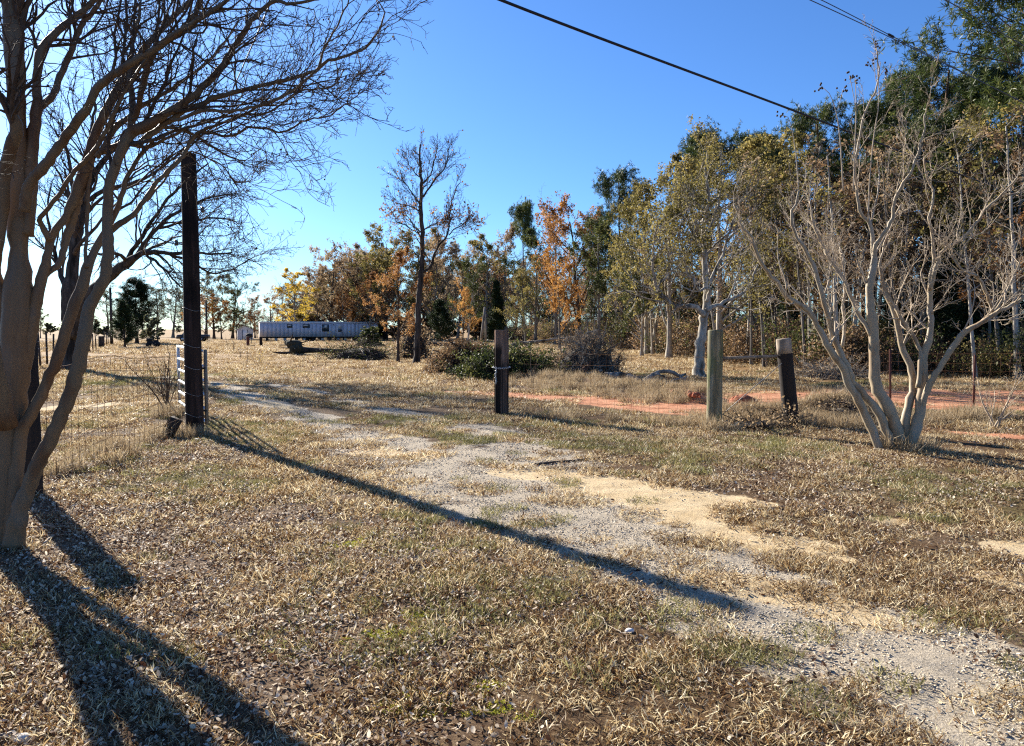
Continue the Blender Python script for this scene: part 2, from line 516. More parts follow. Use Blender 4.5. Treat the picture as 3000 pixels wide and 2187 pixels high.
SAND = [([(1480, 1385), (1640, 1392), (1800, 1420), (1960, 1450), (2140, 1470), (2240, 1480)], [.2, .3, .5, .5, .35, .15], 1.0),
        ([(1960, 1480), (2120, 1560), (2280, 1600), (2440, 1640)], [.35, .42, .35, .15], .95),
        ([(2100, 1700), (2300, 1740), (2500, 1800)], [.2, .25, .2], .7),
        ([(1100, 1330), (1240, 1335)], [.3, .35], .8),
        ([(730, 1170), (860, 1200)], [.22, .22], .8),
        ([(2930, 1600), (3050, 1610)], [.25, .3], .85), ([(2900, 1690), (3050, 1720)], [.16, .2], .85),
        ([(2560, 1520), (2640, 1530)], [.1, .16], .7),
        ([(90, 1205), (200, 1192), (330, 1184), (450, 1178), (530, 1172)], [.5, .42, .35, .3, .25], 1.0),
        ([(420, 1268), (470, 1276)], [.06, .07], 1.0)]
CLAY = [([(1330, 1147), (1500, 1158), (1700, 1170), (1880, 1186), (2060, 1198), (2250, 1180), (2420, 1170), (2700, 1172), (3150, 1176)], [.2, .6, .8, 1.05, 1.2, 1.4, 2.2, 2.8, 2.9], 1.2),
        ([(2660, 1250), (2800, 1270), (2990, 1280)], [.28, .25, .3], .75),
        ([(2630, 1300), (2700, 1262)], [.12, .12], .8),
        ([(1960, 1155), (2080, 1163)], [.3, .35], .9)]
TROD = [([(2380, 1800), (2640, 1830), (2860, 1850), (3050, 1880)], [.10, .25, .35, .35], .9), ([(2520, 1530), (2700, 1560)], [.2, .3], .6),
        ([(1150, 1180), (1500, 1250)], [.6, .7], .25)]
GREEN = [([(100, 1130), (280, 1125), (480, 1110)], [1.2, 1.4, 1.2], .9), ([(560, 1100), (700, 1098)], [1., .8], .7),
         ([(930, 1030), (1060, 1040), (1180, 1045)], [2.5, 3., 2.5], .8), ([(1200, 1020), (1400, 1015)], [8, 8], .8), ([(1650, 1035), (1560, 1025)], [4, 5], .6),
         ([(1270, 1240), (1180, 1225)], [.5, .4], .9), ([(1360, 1345), (1450, 1350)], [.12, .18], 1.0), ([(680, 1270), (820, 1290)], [.7, .6], .6),
         ([(1560, 1290), (1900, 1310), (2300, 1310)], [.6, .8, .8], .5), ([(1450, 1235), (1600, 1250)], [.4, .4], .6), ([(520, 1400), (760, 1440)], [.7, .8], .55),
         ([(2700, 1430), (2950, 1480)], [1., 1.], .35)]
LITTER = [([(-200, 1500), (300, 1560), (700, 1640), (500, 1900), (100, 2150)], [2.2, 1.6, 1.1, 1.0, 1.0], 1.0), ([(700, 1640), (1000, 1800), (1050, 2050)], [.9, .7, .6], .8),
          ([(300, 1060), (420, 1068)], [3., 2.2], .9), ([(1560, 1125), (1850, 1158), (2060, 1178)], [1.2, 1., .8], .9), ([(2110, 1215), (2330, 1225), (2540, 1225)], [.6, .6, .7], .9),
          ([(2600, 1400), (2400, 1420)], [1.4, 1.2], .4), ([(250, 1360), (550, 1310)], [1.0, .8], .6)]

def mask(x, y, defs, seed, rough=.75, soft=.6):
    n = fbm(x * 1.3, y * 1.3, seed, 3) - .5
    n2 = fbm(x * 3.6 + y * 1.2, y * 7.5 - x * 1.5, seed + 50, 4) - .5
    out = np.zeros(np.shape(x))
    for pts, hw, amp in defs:
        d = poly_dist(x, y, pts, hw)
        v = 1 - d + rough * 1.8 * n + rough * 1.1 * n2
        out = np.maximum(out, amp * np.clip(v / soft + .5, 0, 1))
    return out

def prep(defs):
    return [(Gs(p), w, a) for p, w, a in defs]
GRAVEL, SAND, CLAY, TROD, GREEN, LITTER = map(prep, (GRAVEL, SAND, CLAY, TROD, GREEN, LITTER))

# ------------------------------------------------------------------ ground sheet
def axis(start, step, near, power, far):
    out = [start]; s = step
    while out[-1] < far:
        d = max(out[-1], 1e-6)
        s = step if d <= near else step * (d / near) ** power
        out.append(out[-1] + s)
    return out
xr = axis(0., .055, 4.0, 1.5, 3000.)
xs = np.array([-a for a in xr[:0:-1]] + xr)
yf = axis(1.5, .05, 8.0, 1.5, 4000.)
yb = [1.5 - a for a in axis(0., .25, .5, 1.0, 60.)[1:]][::-1]
ys = np.array(yb + yf)
GX, GY = np.meshgrid(xs, ys)
gx, gy = GX.ravel(), GY.ravel()
Rg = np.hypot(gx, gy)
Z = gz(gx, gy)
near = np.clip(1 - Rg / 30, 0, 1)
Z = Z + near * (.035 * (fbm(gx * 2.6, gy * 2.6, 21, 3) - .5) + .022 * (fbm(gx * 9, gy * 9, 22, 2) - .5))
m_gravel = mask(gx, gy, GRAVEL, 31); m_sand = mask(gx, gy, SAND, 32, .8); m_clay = mask(gx, gy, CLAY, 33, .35, .5)
m_trod = mask(gx, gy, TROD, 34, .5, .6); m_green = mask(gx, gy, GREEN, 35, .6, .8); m_lit = mask(gx, gy, LITTER, 36, .5, .7)
far_m = np.clip((Rg - 14) / 26, 0, 1)
nx, ny = len(xs), len(ys)
idx = np.arange(nx * ny).reshape(ny, nx)
Fq = np.stack([idx[:-1, :-1], idx[:-1, 1:], idx[1:, 1:], idx[1:, :-1]], -1).reshape(-1, 4)

def ground_mat():
    t = NT('farm ground'); v = coords(t, (1, 1, 1), 'Object')
    n_big = t.noise(.35, 4, .55, v); n_mid = t.noise(3.0, 6, .65, v); n_fine = t.noise(26, 8, .75, v); n_grain = t.noise(110, 4, .7, v)
    soil = t.ramp(n_fine, [(.30, (.022, .011, .006)), (.50, (.085, .048, .024)), (.74, (.28, .195, .105))])
    soil = t.mix(t.maprange(n_mid, .38, .62, 0, .4), soil, (.15, .095, .045))
    # distant turf, where single blades are no longer seen
    turf = t.ramp(n_mid, [(.25, (.13, .075, .03)), (.5, (.28, .18, .078)), (.75, (.42, .30, .145))])
    turf = t.mix(t.maprange(n_big, .42, .62, 0, .6), turf, (.31, .165, .062))
    streak = t.noise(1.3, 6, .7, coords(t, (.35, 1.6, 1)))
    turf = t.mix(t.maprange(streak, .5, .68, 0, .5), turf, (.17, .125, .05))
    col = t.mix(t.attr('far'), soil, turf)
    col = t.mix(t.math('MULTIPLY', t.attr('green'), t.maprange(n_mid, .25, .6, .3, .9)), col, t.ramp(n_fine, [(.3, (.075, .072, .018)), (.7, (.26, .24, .075))]))
    col = t.mix(t.math('MULTIPLY', t.attr('litter'), .5), col, t.ramp(n_fine, [(.3, (.07, .038, .022)), (.68, (.36, .26, .17))]))
    col = t.mix(t.math('MULTIPLY', t.attr('trod'), t.maprange(n_mid, .3, .6, .4, 1.)), col, t.ramp(n_fine, [(.3, (.10, .065, .04)), (.7, (.23, .165, .105))]))
    g = t.maprange(t.math('ADD', t.attr('gravel'), t.math('MULTIPLY', t.math('SUBTRACT', n_fine, .5), .9)), .35, .65)
    col = t.mix(g, col, t.ramp(n_grain, [(.28, (.15, .122, .085)), (.5, (.42, .35, .255)), (.72, (.66, .575, .44))]))
    s = t.maprange(t.math('ADD', t.attr('sand'), t.math('MULTIPLY', t.math('SUBTRACT', n_fine, .5), 1.1)), .4, .62)
    col = t.mix(s, col, t.ramp(n_mid, [(.3, (.44, .315, .165)), (.7, (.66, .52, .32))]))
    c = t.maprange(t.math('ADD', t.attr('clay'), t.math('MULTIPLY', t.math('SUBTRACT', n_mid, .5), .9)), .3, .6)
    col = t.mix(c, col, t.ramp(n_mid, [(.28, (.27, .095, .045)), (.5, (.50, .23, .125)), (.75, (.64, .36, .21))]))
    h = t.math('ADD', t.math('MULTIPLY', n_fine, 1.0), t.math('MULTIPLY', n_grain, .35))
    return t.finish(col, .95, 0, .1, t.bump(h, .9, .02))
M['ground'] = ground_mat()
gme = mesh_from('ground', np.stack([gx, gy, Z], 1), [Fq], [M['ground']], True, None,
                {k: ('POINT', 'FLOAT', a) for k, a in (('gravel', m_gravel), ('sand', m_sand), ('clay', m_clay), ('trod', m_trod), ('green', m_green), ('litter', m_lit), ('far', far_m))})
tag(obj('ground', gme), kind='structure')

# fine ground height for things that must lie on the turf
def gzf(x, y):
    x = np.asarray(x, float); y = np.asarray(y, float)
    n = np.clip(1 - np.hypot(x, y) / 30, 0, 1)
    return gz(x, y) + n * (.035 * (fbm(x * 2.6, y * 2.6, 21, 3) - .5) + .022 * (fbm(x * 9, y * 9, 22, 2) - .5))

# ------------------------------------------------------------------ stuff scatter (geometry nodes)
def scatter(name, pts, rot, scl, pick, protos, label):
    """one object of kind stuff: instances of small clump meshes on given points"""
    pobs = []
    for i, me in enumerate(protos):
        o = bpy.data.objects.new('%s_clump' % name, me); pobs.append(o)
    me = bpy.data.meshes.new(name)
    me.vertices.add(len(pts)); me.vertices.foreach_set('co', np.asarray(pts, np.float32).ravel())
    for an, typ, arr in (('rot', 'FLOAT_VECTOR', rot), ('scl', 'FLOAT', scl), ('pick', 'INT', pick)):
        at = me.attributes.new(an, typ, 'POINT')
        at.data.foreach_set('vector' if typ == 'FLOAT_VECTOR' else 'value', np.asarray(arr, np.int32 if typ == 'INT' else np.float32).ravel())
    o = bpy.data.objects.new(name, me); COL.objects.link(o)
    tag(o, label, None, None, 'stuff')
    ng = bpy.data.node_groups.new(name + '_nodes', 'GeometryNodeTree')
    ng.interface.new_socket('Geometry', in_out='INPUT', socket_type='NodeSocketGeometry')
    ng.interface.new_socket('Geometry', in_out='OUTPUT', socket_type='NodeSocketGeometry')
    N = ng.nodes
    gi = N.new('NodeGroupInput'); go = N.new('NodeGroupOutput')
    iop = N.new('GeometryNodeInstanceOnPoints'); jn = N.new('GeometryNodeJoinGeometry')
    for po in reversed(pobs):
        oi = N.new('GeometryNodeObjectInfo'); oi.inputs['Object'].default_value = po; oi.inputs['As Instance'].default_value = True
        ng.links.new(oi.outputs['Geometry'], jn.inputs[0])
    def na(nm, typ):
        a = N.new('GeometryNodeInputNamedAttribute'); a.data_type = typ; a.inputs['Name'].default_value = nm
        return [s for s in a.outputs if s.enabled and s.name == 'Attribute'][0]
    m2p = N.new('GeometryNodeMeshToPoints')
    ng.links.new(gi.outputs[0], m2p.inputs['Mesh'])
    ng.links.new(m2p.outputs[0], iop.inputs['Points'])
    ng.links.new(jn.outputs[0], iop.inputs['Instance'])
    iop.inputs['Pick Instance'].default_value = True
    ng.links.new(na('pick', 'INT'), iop.inputs['Instance Index'])
    ng.links.new(na('rot', 'FLOAT_VECTOR'), iop.inputs['Rotation'])
    ng.links.new(na('scl', 'FLOAT'), iop.inputs['Scale'])
    ng.links.new(iop.outputs[0], go.inputs[0])
    md = o.modifiers.new('scatter', 'NODES'); md.node_group = ng
    return o

def blades(n, radius, lmin, lmax, width, tilt0, tilt1, seed, mat, curl=.4, name='blades', tint=(0, 1)):
    r = np.random.default_rng(seed)
    a = r.uniform(0, 2 * math.pi, n); rr = radius * np.sqrt(r.uniform(0, 1, n))
    base = np.stack([rr * np.cos(a), rr * np.sin(a), np.full(n, -.004)], 1)
    az = r.uniform(0, 2 * math.pi, n); ti = r.uniform(tilt0, tilt1, n)
    L = r.uniform(lmin, lmax, n)
    d = np.stack([np.sin(ti) * np.cos(az), np.sin(ti) * np.sin(az), np.cos(ti)], 1)
    side = np.cross(d, r.normal(0, 1, (n, 3))); side /= np.linalg.norm(side, axis=1, keepdims=True)
    w = width * r.uniform(.6, 1.4, n)
    mid = base + d * L[:, None] * .55
    d2 = d + curl * r.normal(0, 1, (n, 3)); d2[:, 2] -= .35 * curl
    tip = mid + d2 / np.linalg.norm(d2, axis=1, keepdims=True) * L[:, None] * .45
    tip[:, 2] = np.maximum(tip[:, 2], .004)
    V = np.stack([base - side * w[:, None] * .5, base + side * w[:, None] * .5, mid + side * w[:, None] * .45, mid - side * w[:, None] * .45, tip], 1).reshape(-1, 3)
    o = np.arange(n)[:, None] * 5
    q = o + np.array([[0, 1, 2, 3]]); t3 = o + np.array([[3, 2, 4]])
    ti_ = r.uniform(tint[0], tint[1], n)
    return mesh_from(name, V, [q, t3], [mat], False, None, {'tint': ('FACE', 'FLOAT', np.concatenate([ti_, ti_]))})

def leaves_flat(n, radius, smin, smax, seed, mat, name='leaf_patch', lift=.02, tilt=.5):
    """small dead leaves, each folded along its midrib and curled"""
    r = np.random.default_rng(seed)
    a = r.uniform(0, 2 * math.pi, n); rr = radius * np.sqrt(r.uniform(0, 1, n))
    c = np.stack([rr * np.cos(a), rr * np.sin(a), r.uniform(.002, lift, n)], 1)
    L = r.uniform(smin, smax, n); Wd = L * r.uniform(.38, .62, n)
    prof = np.array([(-.5, 0, 0), (-.2, .42, .5), (.2, .40, .5), (.5, 0, 0), (.2, -.40, .5), (-.2, -.42, .5), (-.2, 0, 0), (.2, 0, 0)])
    curl = r.uniform(-.25, .35, n); fold = r.uniform(.0, .6, n)
    X = prof[None, :, 0] * L[:, None]; Y = prof[None, :, 1] * Wd[:, None] * 2 * .5
    Zl = fold[:, None] * np.abs(Y) + curl[:, None] * (prof[None, :, 0] ** 2) * L[:, None] * 2
    loc = np.stack([X, Y, Zl], -1)
    az = r.uniform(0, 2 * math.pi, n); tx = r.normal(0, tilt, n); ty = r.normal(0, tilt, n)
    def rot(loc, ang, i, j):
        cs, sn = np.cos(ang)[:, None], np.sin(ang)[:, None]
        o = loc.copy(); o[..., i] = loc[..., i] * cs - loc[..., j] * sn; o[..., j] = loc[..., i] * sn + loc[..., j] * cs
        return o
    loc = rot(loc, tx, 1, 2); loc = rot(loc, ty, 0, 2); loc = rot(loc, az, 0, 1)
    lowest = loc[..., 2].min(1)
    loc[..., 2] -= np.minimum(lowest, 0)[:, None] * .85
    V = (loc + c[:, None, :]).reshape(-1, 3)
    o = np.arange(n)[:, None] * 8
    q = np.concatenate([o + np.array([[6, 7, 2, 1]]), o + np.array([[6, 5, 4, 7]])])
    t3 = np.concatenate([o + np.array([[0, 6, 1]]), o + np.array([[0, 5, 6]]), o + np.array([[7, 3, 2]]), o + np.array([[7, 4, 3]])])
    ti = r.uniform(0, 1, n)
    return mesh_from(name, V, [q, t3], [mat], False, None, {'tint': ('FACE', 'FLOAT', np.concatenate([ti] * 6))})

def pebbles(n, radius, smin, smax, seed, mat):
    r = np.random.default_rng(seed)
    ico = np.array([(0, 0, .6), (1, 0, 0), (.3, .95, 0), (-.8, .6, 0), (-.8, -.6, 0), (.3, -.95, 0), (0, 0, -.4)])
    V, T = [], []
    for i in range(n):
        a = r.uniform(0, 6.28); rr = radius * math.sqrt(r.uniform()); s = r.uniform(smin, smax) ** 1.0
        v = ico * r.uniform(.7, 1.3, (7, 3)) * s
        b = r.uniform(0, 6.28); R = np.array([[math.cos(b), -math.sin(b), 0], [math.sin(b), math.cos(b), 0], [0, 0, 1]])
        V.append(v @ R.T + [rr * math.cos(a), rr * math.sin(a), s * .2])
        for k in range(1, 6):
            j = k % 5 + 1
            T += [(i * 7, i * 7 + k, i * 7 + j), (i * 7 + 6, i * 7 + j, i * 7 + k)]
    return mesh_from('pebble_patch', np.concatenate(V), [np.array(T)], [mat])

def wedge_points(dens, r0, r1, seed, margin=1.6, spread=.76):
    """random ground points in the strip of ground ahead of the camera"""
    r = np.random.default_rng(seed)
    xw = spread * r1 + margin
    n = int(dens * 2 * xw * (r1 - r0))
    x = r.uniform(-xw, xw, n); y = r.uniform(r0, r1, n)
    k = np.abs(x) < spread * y + margin
    return x[k], y[k]

def place(x, y, keep, seed, smin, smax, npro, tilt=.06, sink=.0):
    r = np.random.default_rng(seed)
    k = r.uniform(0, 1, len(x)) < keep
    x, y = x[k], y[k]; n = len(x)
    z = gzf(x, y) - sink
    rot = np.stack([r.normal(0, tilt, n), r.normal(0, tilt, n), r.uniform(0, 6.283, n)], 1)
    return np.stack([x, y, z], 1), rot, r.uniform(smin, smax, n), r.integers(0, npro, n)

def bare_ness(x, y):
    return np.clip(np.maximum.reduce([mask(x, y, GRAVEL, 31) * .74, mask(x, y, SAND, 32, .9) * .93, mask(x, y, CLAY, 33, .35, .5) * .95, mask(x, y, TROD, 34, .5, .6) * .55]), 0, 1)

def cat_sets(sets):
    return [np.concatenate(a) for a in zip(*sets)]

gp = [blades(230, .17, .02, .075, .0042, .5, 1.5, 100 + i, M['grass'], .5, 'grass_blades') for i in range(6)]
sets = []
for (dens, r0, r1, s0, s1, sd) in ((70, 1.9, 6, .8, 1.2, 1), (32, 6, 12, .9, 1.5, 2), (13, 12, 22, 1.2, 2.0, 3), (4, 22, 58, 1.8, 3.2, 4), (.9, 50, 125, 2.5, 5., 5)):
    x, y = wedge_points(dens, r0, r1, sd)
    clumpy = np.clip((fbm(x * 1.1, y * 1.1, 61, 3) - .30) * 3.2, .25, 1)
    keep = (1 - bare_ness(x, y)) * clumpy * (1 - .35 * mask(x, y, LITTER, 36, .5, .7))
    keep = np.maximum(keep, .05) * np.clip(((58 if r1 < 60 else 150) - np.hypot(x, y)) / (26 if r1 < 60 else 80), 0, 1)
    sets.append(place(x, y, keep, sd + 70, s0, s1, 6))
scatter('dormant_grass', *cat_sets(sets), gp, 'short tan dormant grass covering the yard')

gg = [blades(160, .16, .025, .08, .0042, .2, 1.2, 140 + i, M['grass_green'], .5, 'green_blades') for i in range(4)]
sets = []
for (dens, r0, r1, s0, s1, sd) in ((40, 1.9, 8, .7, 1.1, 11), (22, 8, 16, .9, 1.4, 12), (6, 16, 30, 1.2, 2, 13)):
    x, y = wedge_points(dens, r0, r1, sd)
    keep = np.clip(mask(x, y, GREEN, 35, .6, .8) * .8 + np.clip(fbm(x * .8, y * .8, 63, 3) - .52, 0, 1) * 2.5, 0, 1) * (1 - bare_ness(x, y))
    sets.append(place(x, y, keep, sd + 70, s0, s1, 4))
scatter('green_grass', *cat_sets(sets), gg, 'half green grass growing in patches')

lp = [leaves_flat(42, .2, .014, .036, 200 + i, M['litter']) for i in range(6)]
sets = []
for (dens, r0, r1, s0, s1, sd) in ((80, 1.9, 6, .8, 1.2, 21), (42, 6, 12, .9, 1.4, 22), (9, 12, 24, 1.1, 1.6, 23), (1.8, 24, 46, 1.4, 2.2, 24)):
    x, y = wedge_points(dens, r0, r1, sd)
    keep = np.clip(mask(x, y, LITTER, 36, .5, .7) * .95 + .13 + np.clip(fbm(x * .9, y * .9, 64, 3) - .5, 0, 1) * .8, 0, 1) * (1 - .88 * bare_ness(x, y))
    sets.append(place(x, y, keep, sd + 70, s0, s1, 6))
scatter('leaf_litter', *cat_sets(sets), lp, 'small dead leaves strewn over the grass')

pp = [pebbles(46, .17, .003, .010, 300 + i, M['stone']) for i in range(4)]
sets = []
for (dens, r0, r1, s0, s1, sd) in ((60, 2, 8, .8, 1.2, 31), (30, 8, 15, 1., 1.5, 32), (8, 15, 24, 1.3, 2., 33)):
    x, y = wedge_points(dens, r0, r1, sd)
    keep = np.clip(mask(x, y, GRAVEL, 31), 0, 1) * .8 * (1 - .8 * mask(x, y, SAND, 32, .8))
    sets.append(place(x, y, keep, sd + 70, s0, s1, 4))
scatter('gravel', *cat_sets(sets), pp, 'grey gravel pressed into the driveway')

mp_ = [blades(160, .06, .008, .022, .005, .4, 1.4, 400 + i, M['moss'], .5, 'moss_blades') for i in range(3)]
mx = []
for px, py, n in ((1065, 1590, 26), (1010, 1600, 10), (1290, 1612, 7), (1275, 1676, 6), (1160, 1850, 12), (1102, 1862, 6), (1225, 2070, 12), (1440, 2085, 6), (1225, 1800, 5), (1450, 2020, 3), (680, 2000, 0)):
    c = G(px, py)
    for _ in range(n):
        mx.append((c[0] + rng.normal(0, .07), c[1] + rng.normal(0, .05)))
mx = np.array(mx)
scatter('moss', *place(mx[:, 0], mx[:, 1], np.ones(len(mx)), 5, .6, 1.2, 3), mp_, 'bright yellow green moss tufts in the lawn')

# taller dry weeds along the fences, the berm and the mounds
wp = [blades(110, .16, .10, .34, .006, .05, .9, 500 + i, M['weed'], .5, 'weed_stalks') for i in range(4)]
wx, wy = [], []
WEEDS = [([(1570, 1112), (1680, 1126), (1820, 1142), (1960, 1158), (2060, 1172)], .55, 260), ([(2110, 1222), (2220, 1230), (2330, 1228), (2430, 1218), (2540, 1226)], .35, 300),
         ([(2560, 1222), (2760, 1228), (3050, 1228)], .25, 50), ([(1600, 1095), (1560, 1105)], .4, 60), ([(2400, 1205), (2480, 1212)], .35, 120),
         ([(1490, 1216), (1800, 1238), (2070, 1252)], .12, 30), ([(100, 1420), (320, 1330), (520, 1270)], .15, 26), ([(480, 1205), (520, 1225)], .2, 20), ([(560, 1283), (600, 1280)], .1, 8),
         ([(2640, 1318), (2610, 1312)], .18, 14), ([(2100, 1262), (2080, 1258)], .1, 6)]
for pts, sd, n in WEEDS:
    pts = np.array(Gs(pts)); seg = rng.integers(0, len(pts) - 1, n); tt = rng.uniform(0, 1, n)[:, None]
    q = pts[seg] * (1 - tt) + pts[seg + 1] * tt + rng.normal(0, sd, (n, 2))
    wx.append(q[:, 0]); wy.append(q[:, 1])
wx = np.concatenate(wx); wy = np.concatenate(wy)
scatter('dry_weeds', *place(wx, wy, np.ones(len(wx)), 6, .5, 1.1, 4), wp, 'taller pale dry weeds along the fences and dirt bank')

# ------------------------------------------------------------------ tree growth
def unit(v):
    return v / (np.linalg.norm(v, axis=-1, keepdims=True) + 1e-9)

def resample(pts, rad, n):
    """smooth a traced line to n points"""
    pts = np.asarray(pts, float); rad = np.asarray(rad, float)
    d = np.concatenate([[0], np.cumsum(np.linalg.norm(np.diff(pts, axis=0), axis=1))])
    m = len(pts)
    # Catmull-Rom
    T = np.linspace(0, d[-1], n)
    k = np.clip(np.searchsorted(d, T, side='right') - 1, 0, m - 2)
    u = ((T - d[k]) / (d[k + 1] - d[k] + 1e-9))[:, None]
    p0 = pts[np.maximum(k - 1, 0)]; p1 = pts[k]; p2 = pts[k + 1]; p3 = pts[np.minimum(k + 2, m - 1)]
    q = .5 * (2 * p1 + (p2 - p0) * u + (2 * p0 - 5 * p1 + 4 * p2 - p3) * u ** 2 + (3 * p1 - p0 - 3 * p2 + p3) * u ** 3)
    r = np.interp(T, d, rad)
    return q, r

def grow(Pp, Rp, k, t0, t1, ang, ratio, npts, wig, up, rratio, r, minr=.0015, taper=.3, abslen=None, bias=None):
    """children of every line in Pp [N,n,3] (radii Rp [N,n]); one level of branching, whole level at once"""
    N, n, _ = Pp.shape
    L = np.linalg.norm(np.diff(Pp, axis=1), axis=2).sum(1)
    t = (np.linspace(t0, t1, k)[None] + r.uniform(-.5, .5, (N, k)) * (t1 - t0) / max(k, 1)).clip(0.02, 1)
    f = t * (n - 1); i = np.minimum(f.astype(int), n - 2); u = f - i
    ar = np.arange(N)[:, None]
    base = Pp[ar, i] * (1 - u[..., None]) + Pp[ar, i + 1] * u[..., None]
    tan = unit(Pp[ar, i + 1] - Pp[ar, i])
    rb = Rp[ar, i] * (1 - u) + Rp[ar, i + 1] * u
    perp = unit(np.cross(tan, r.normal(0, 1, tan.shape)))
    th = r.uniform(ang[0], ang[1], (N, k))
    d = np.cos(th)[..., None] * tan + np.sin(th)[..., None] * perp
    ln = (L[:, None] * ratio if abslen is None else np.full((N, k), abslen)) * (1.08 - .55 * t) * r.uniform(.65, 1.3, (N, k))
    d = d.reshape(-1, 3); p = base.reshape(-1, 3); ln = ln.reshape(-1); rb = rb.reshape(-1)
    out = [p]
    for s in range(npts - 1):
        d = d + wig * r.normal(0, 1, d.shape)
        d[:, 2] += up
        if bias is not None: d = d + bias
        d = unit(d)
        p = p + d * (ln / (npts - 1))[:, None]
        out.append(p)
    C = np.stack(out, 1)
    r0 = np.maximum(rb * rratio, minr)
    R = r0[:, None] * np.linspace(1, taper, npts)[None]
    R = np.maximum(R, minr * .6)
    return C, R

def leaf_cards(c, size, r, flat=.0, droop=0.):
    """small pointed leaf faces at c [n,3]"""
    n = len(c)
    a = unit(r.normal(0, 1, (n, 3)) * np.array([1, 1, 1 - flat]) - np.array([0, 0, droop]))
    b = unit(np.cross(a, r.normal(0, 1, (n, 3))))
    s = size * r.uniform(.6, 1.35, (n, 1))
    V = np.stack([c - a * s * .5, c + b * s * .3 - a * s * .05, c + a * s * .5, c - b * s * .3 - a * s * .05], 1).reshape(-1, 3)
    return V, (np.arange(n)[:, None] * 4 + np.arange(4)[None])

def along(Pc, per, r, jit):
    N, n, _ = Pc.shape
    f = r.uniform(.25, 1, (N, per)) * (n - 1); i = np.minimum(f.astype(int), n - 2); u = (f - i)[..., None]
    ar = np.arange(N)[:, None]
    q = (Pc[ar, i] * (1 - u) + Pc[ar, i + 1] * u).reshape(-1, 3)
    return q + r.normal(0, jit, q.shape)

def tint_noise(c, r, k=.8, amt=.55, off=0):
    """leaf colour runs in sprays, with every leaf a little different"""
    b = fbm(c[:, 0] * k + c[:, 2] * .6 * k + off, c[:, 1] * k - c[:, 2] * .7 * k + off, 9, 3)
    return np.clip((b - .5) * 1.6 * amt * 2 + .5 + r.normal(0, .2, len(c)), 0, 1)

def build_tubes(levels):
    """levels: list of (P, R, sides)"""
    Vs, Fs, n = [], [], 0
    for Pn, Rn, s in levels:
        V, Fq = tubes_arr(Pn, Rn, s); Vs.append(V); Fs.append(Fq + n); n += len(V)
    return np.concatenate(Vs), np.concatenate(Fs)

def crown_mesh(name, twig_levels, leaf_c, leaf_size, r, droop=0., mats=2):
    V1, F1 = build_tubes(twig_levels) if twig_levels else (np.zeros((0, 3)), np.zeros((0, 4), int))
    ti = np.full(len(F1), .5); mi = np.zeros(len(F1), int)
    if leaf_c is not None and len(leaf_c):
        V2, F2 = leaf_cards(leaf_c, leaf_size, r, droop=droop)
        V = np.concatenate([V1, V2]); Fq = np.concatenate([F1, F2 + len(V1)])
        ti = np.concatenate([ti, tint_noise(leaf_c, r)]); mi = np.concatenate([mi, np.ones(len(F2), int)])
    else:
        V, Fq = V1, F1
    me = mesh_from(name, V, [Fq], [M['twig'], M['leaf_rust']], False, mi, {'tint': ('FACE', 'FLOAT', ti)})
    return me

# ---- prototypes, all 10 m tall -------------------------------------------------
def trunk_line(h, r0, r1, wob, r, n=10, lean=(0, 0)):
    z = np.linspace(0, h, n)
    x = np.cumsum(r.normal(0, wob, n)) * np.linspace(0, 1, n) + lean[0] * z / h
    y = np.cumsum(r.normal(0, wob, n)) * np.linspace(0, 1, n) + lean[1] * z / h
    x[0] = y[0] = 0
    rad = r0 + (r1 - r0) * np.linspace(0, 1, n) ** .8
    rad[0] *= 1.5
    p = np.stack([x, y, z], 1); p[0, 2] = -.15
    return p[None], rad[None]

def proto_decid(seed, leaves=22, lsize=.13, nprim=16, first=.17, spread=(.6, 1.15), up=.06, r0=.16, ratio=.46, twigs=True, h=8.2, droop=.2):
    r = np.random.default_rng(seed)
    Pt, Rt = trunk_line(h, r0, .035, .07, r, 12, r.normal(0, .3, 2))
    P1, R1 = grow(Pt, Rt, nprim, first, .98, spread, ratio, 8, .16, up, .55, r)
    P2, R2 = grow(P1, R1, 7, .25, 1., (.4, 1.0), .48, 6, .2, up * .6, .55, r)
    P3, R3 = grow(P2, R2, 6, .2, 1., (.4, 1.1), .5, 4, .22, .02, .55, r, .006)
    Vt, Ft = build_tubes([(Pt, Rt, 8), (P1, R1, 5)])
    tr = mesh_from('trunk', Vt, [Ft], [M['bark_grey']], True)
    lc = along(P3, leaves, r, .09) if leaves else None
    if leaves:
        lc = lc[fbm(lc[:, 0] * .8 + seed, lc[:, 1] * .8 + lc[:, 2] * .9, seed, 2) > .36]
    cr = crown_mesh('crown', [(P2, R2, 3), (P3, R3, 3)] if twigs else [(P2, R2, 3)], lc, lsize, r, droop)
    return tr, cr

def proto_bare(seed, h=8.4, nprim=16, first=.28, up=.10, ratio=.40, r0=.14, spread=(.5, .95)):
    r = np.random.default_rng(seed)
    Pt, Rt = trunk_line(h, r0, .03, .06, r, 12, r.normal(0, .25, 2))
    P1, R1 = grow(Pt, Rt, nprim, first, .98, spread, ratio, 8, .14, up, .5, r)
    P2, R2 = grow(P1, R1, 8, .2, 1., (.4, .9), .45, 6, .18, up * .6, .5, r)
    P3, R3 = grow(P2, R2, 7, .15, 1., (.4, .9), .5, 4, .2, .03, .5, r, .006)
    P4, R4 = grow(P3, R3, 3, .3, 1., (.4, .9), .6, 3, .2, .03, .6, r, .005)
    Vt, Ft = build_tubes([(Pt, Rt, 8), (P1, R1, 5)])
    tr = mesh_from('trunk', Vt, [Ft], [M['bark_grey']], True)
    lc = along(P4, 1, r, .05); lc = lc[r.uniform(0, 1, len(lc)) < .22]
    return tr, crown_mesh('crown', [(P2, R2, 3), (P3, R3, 3), (P4, R4, 3)], lc, .13, r)

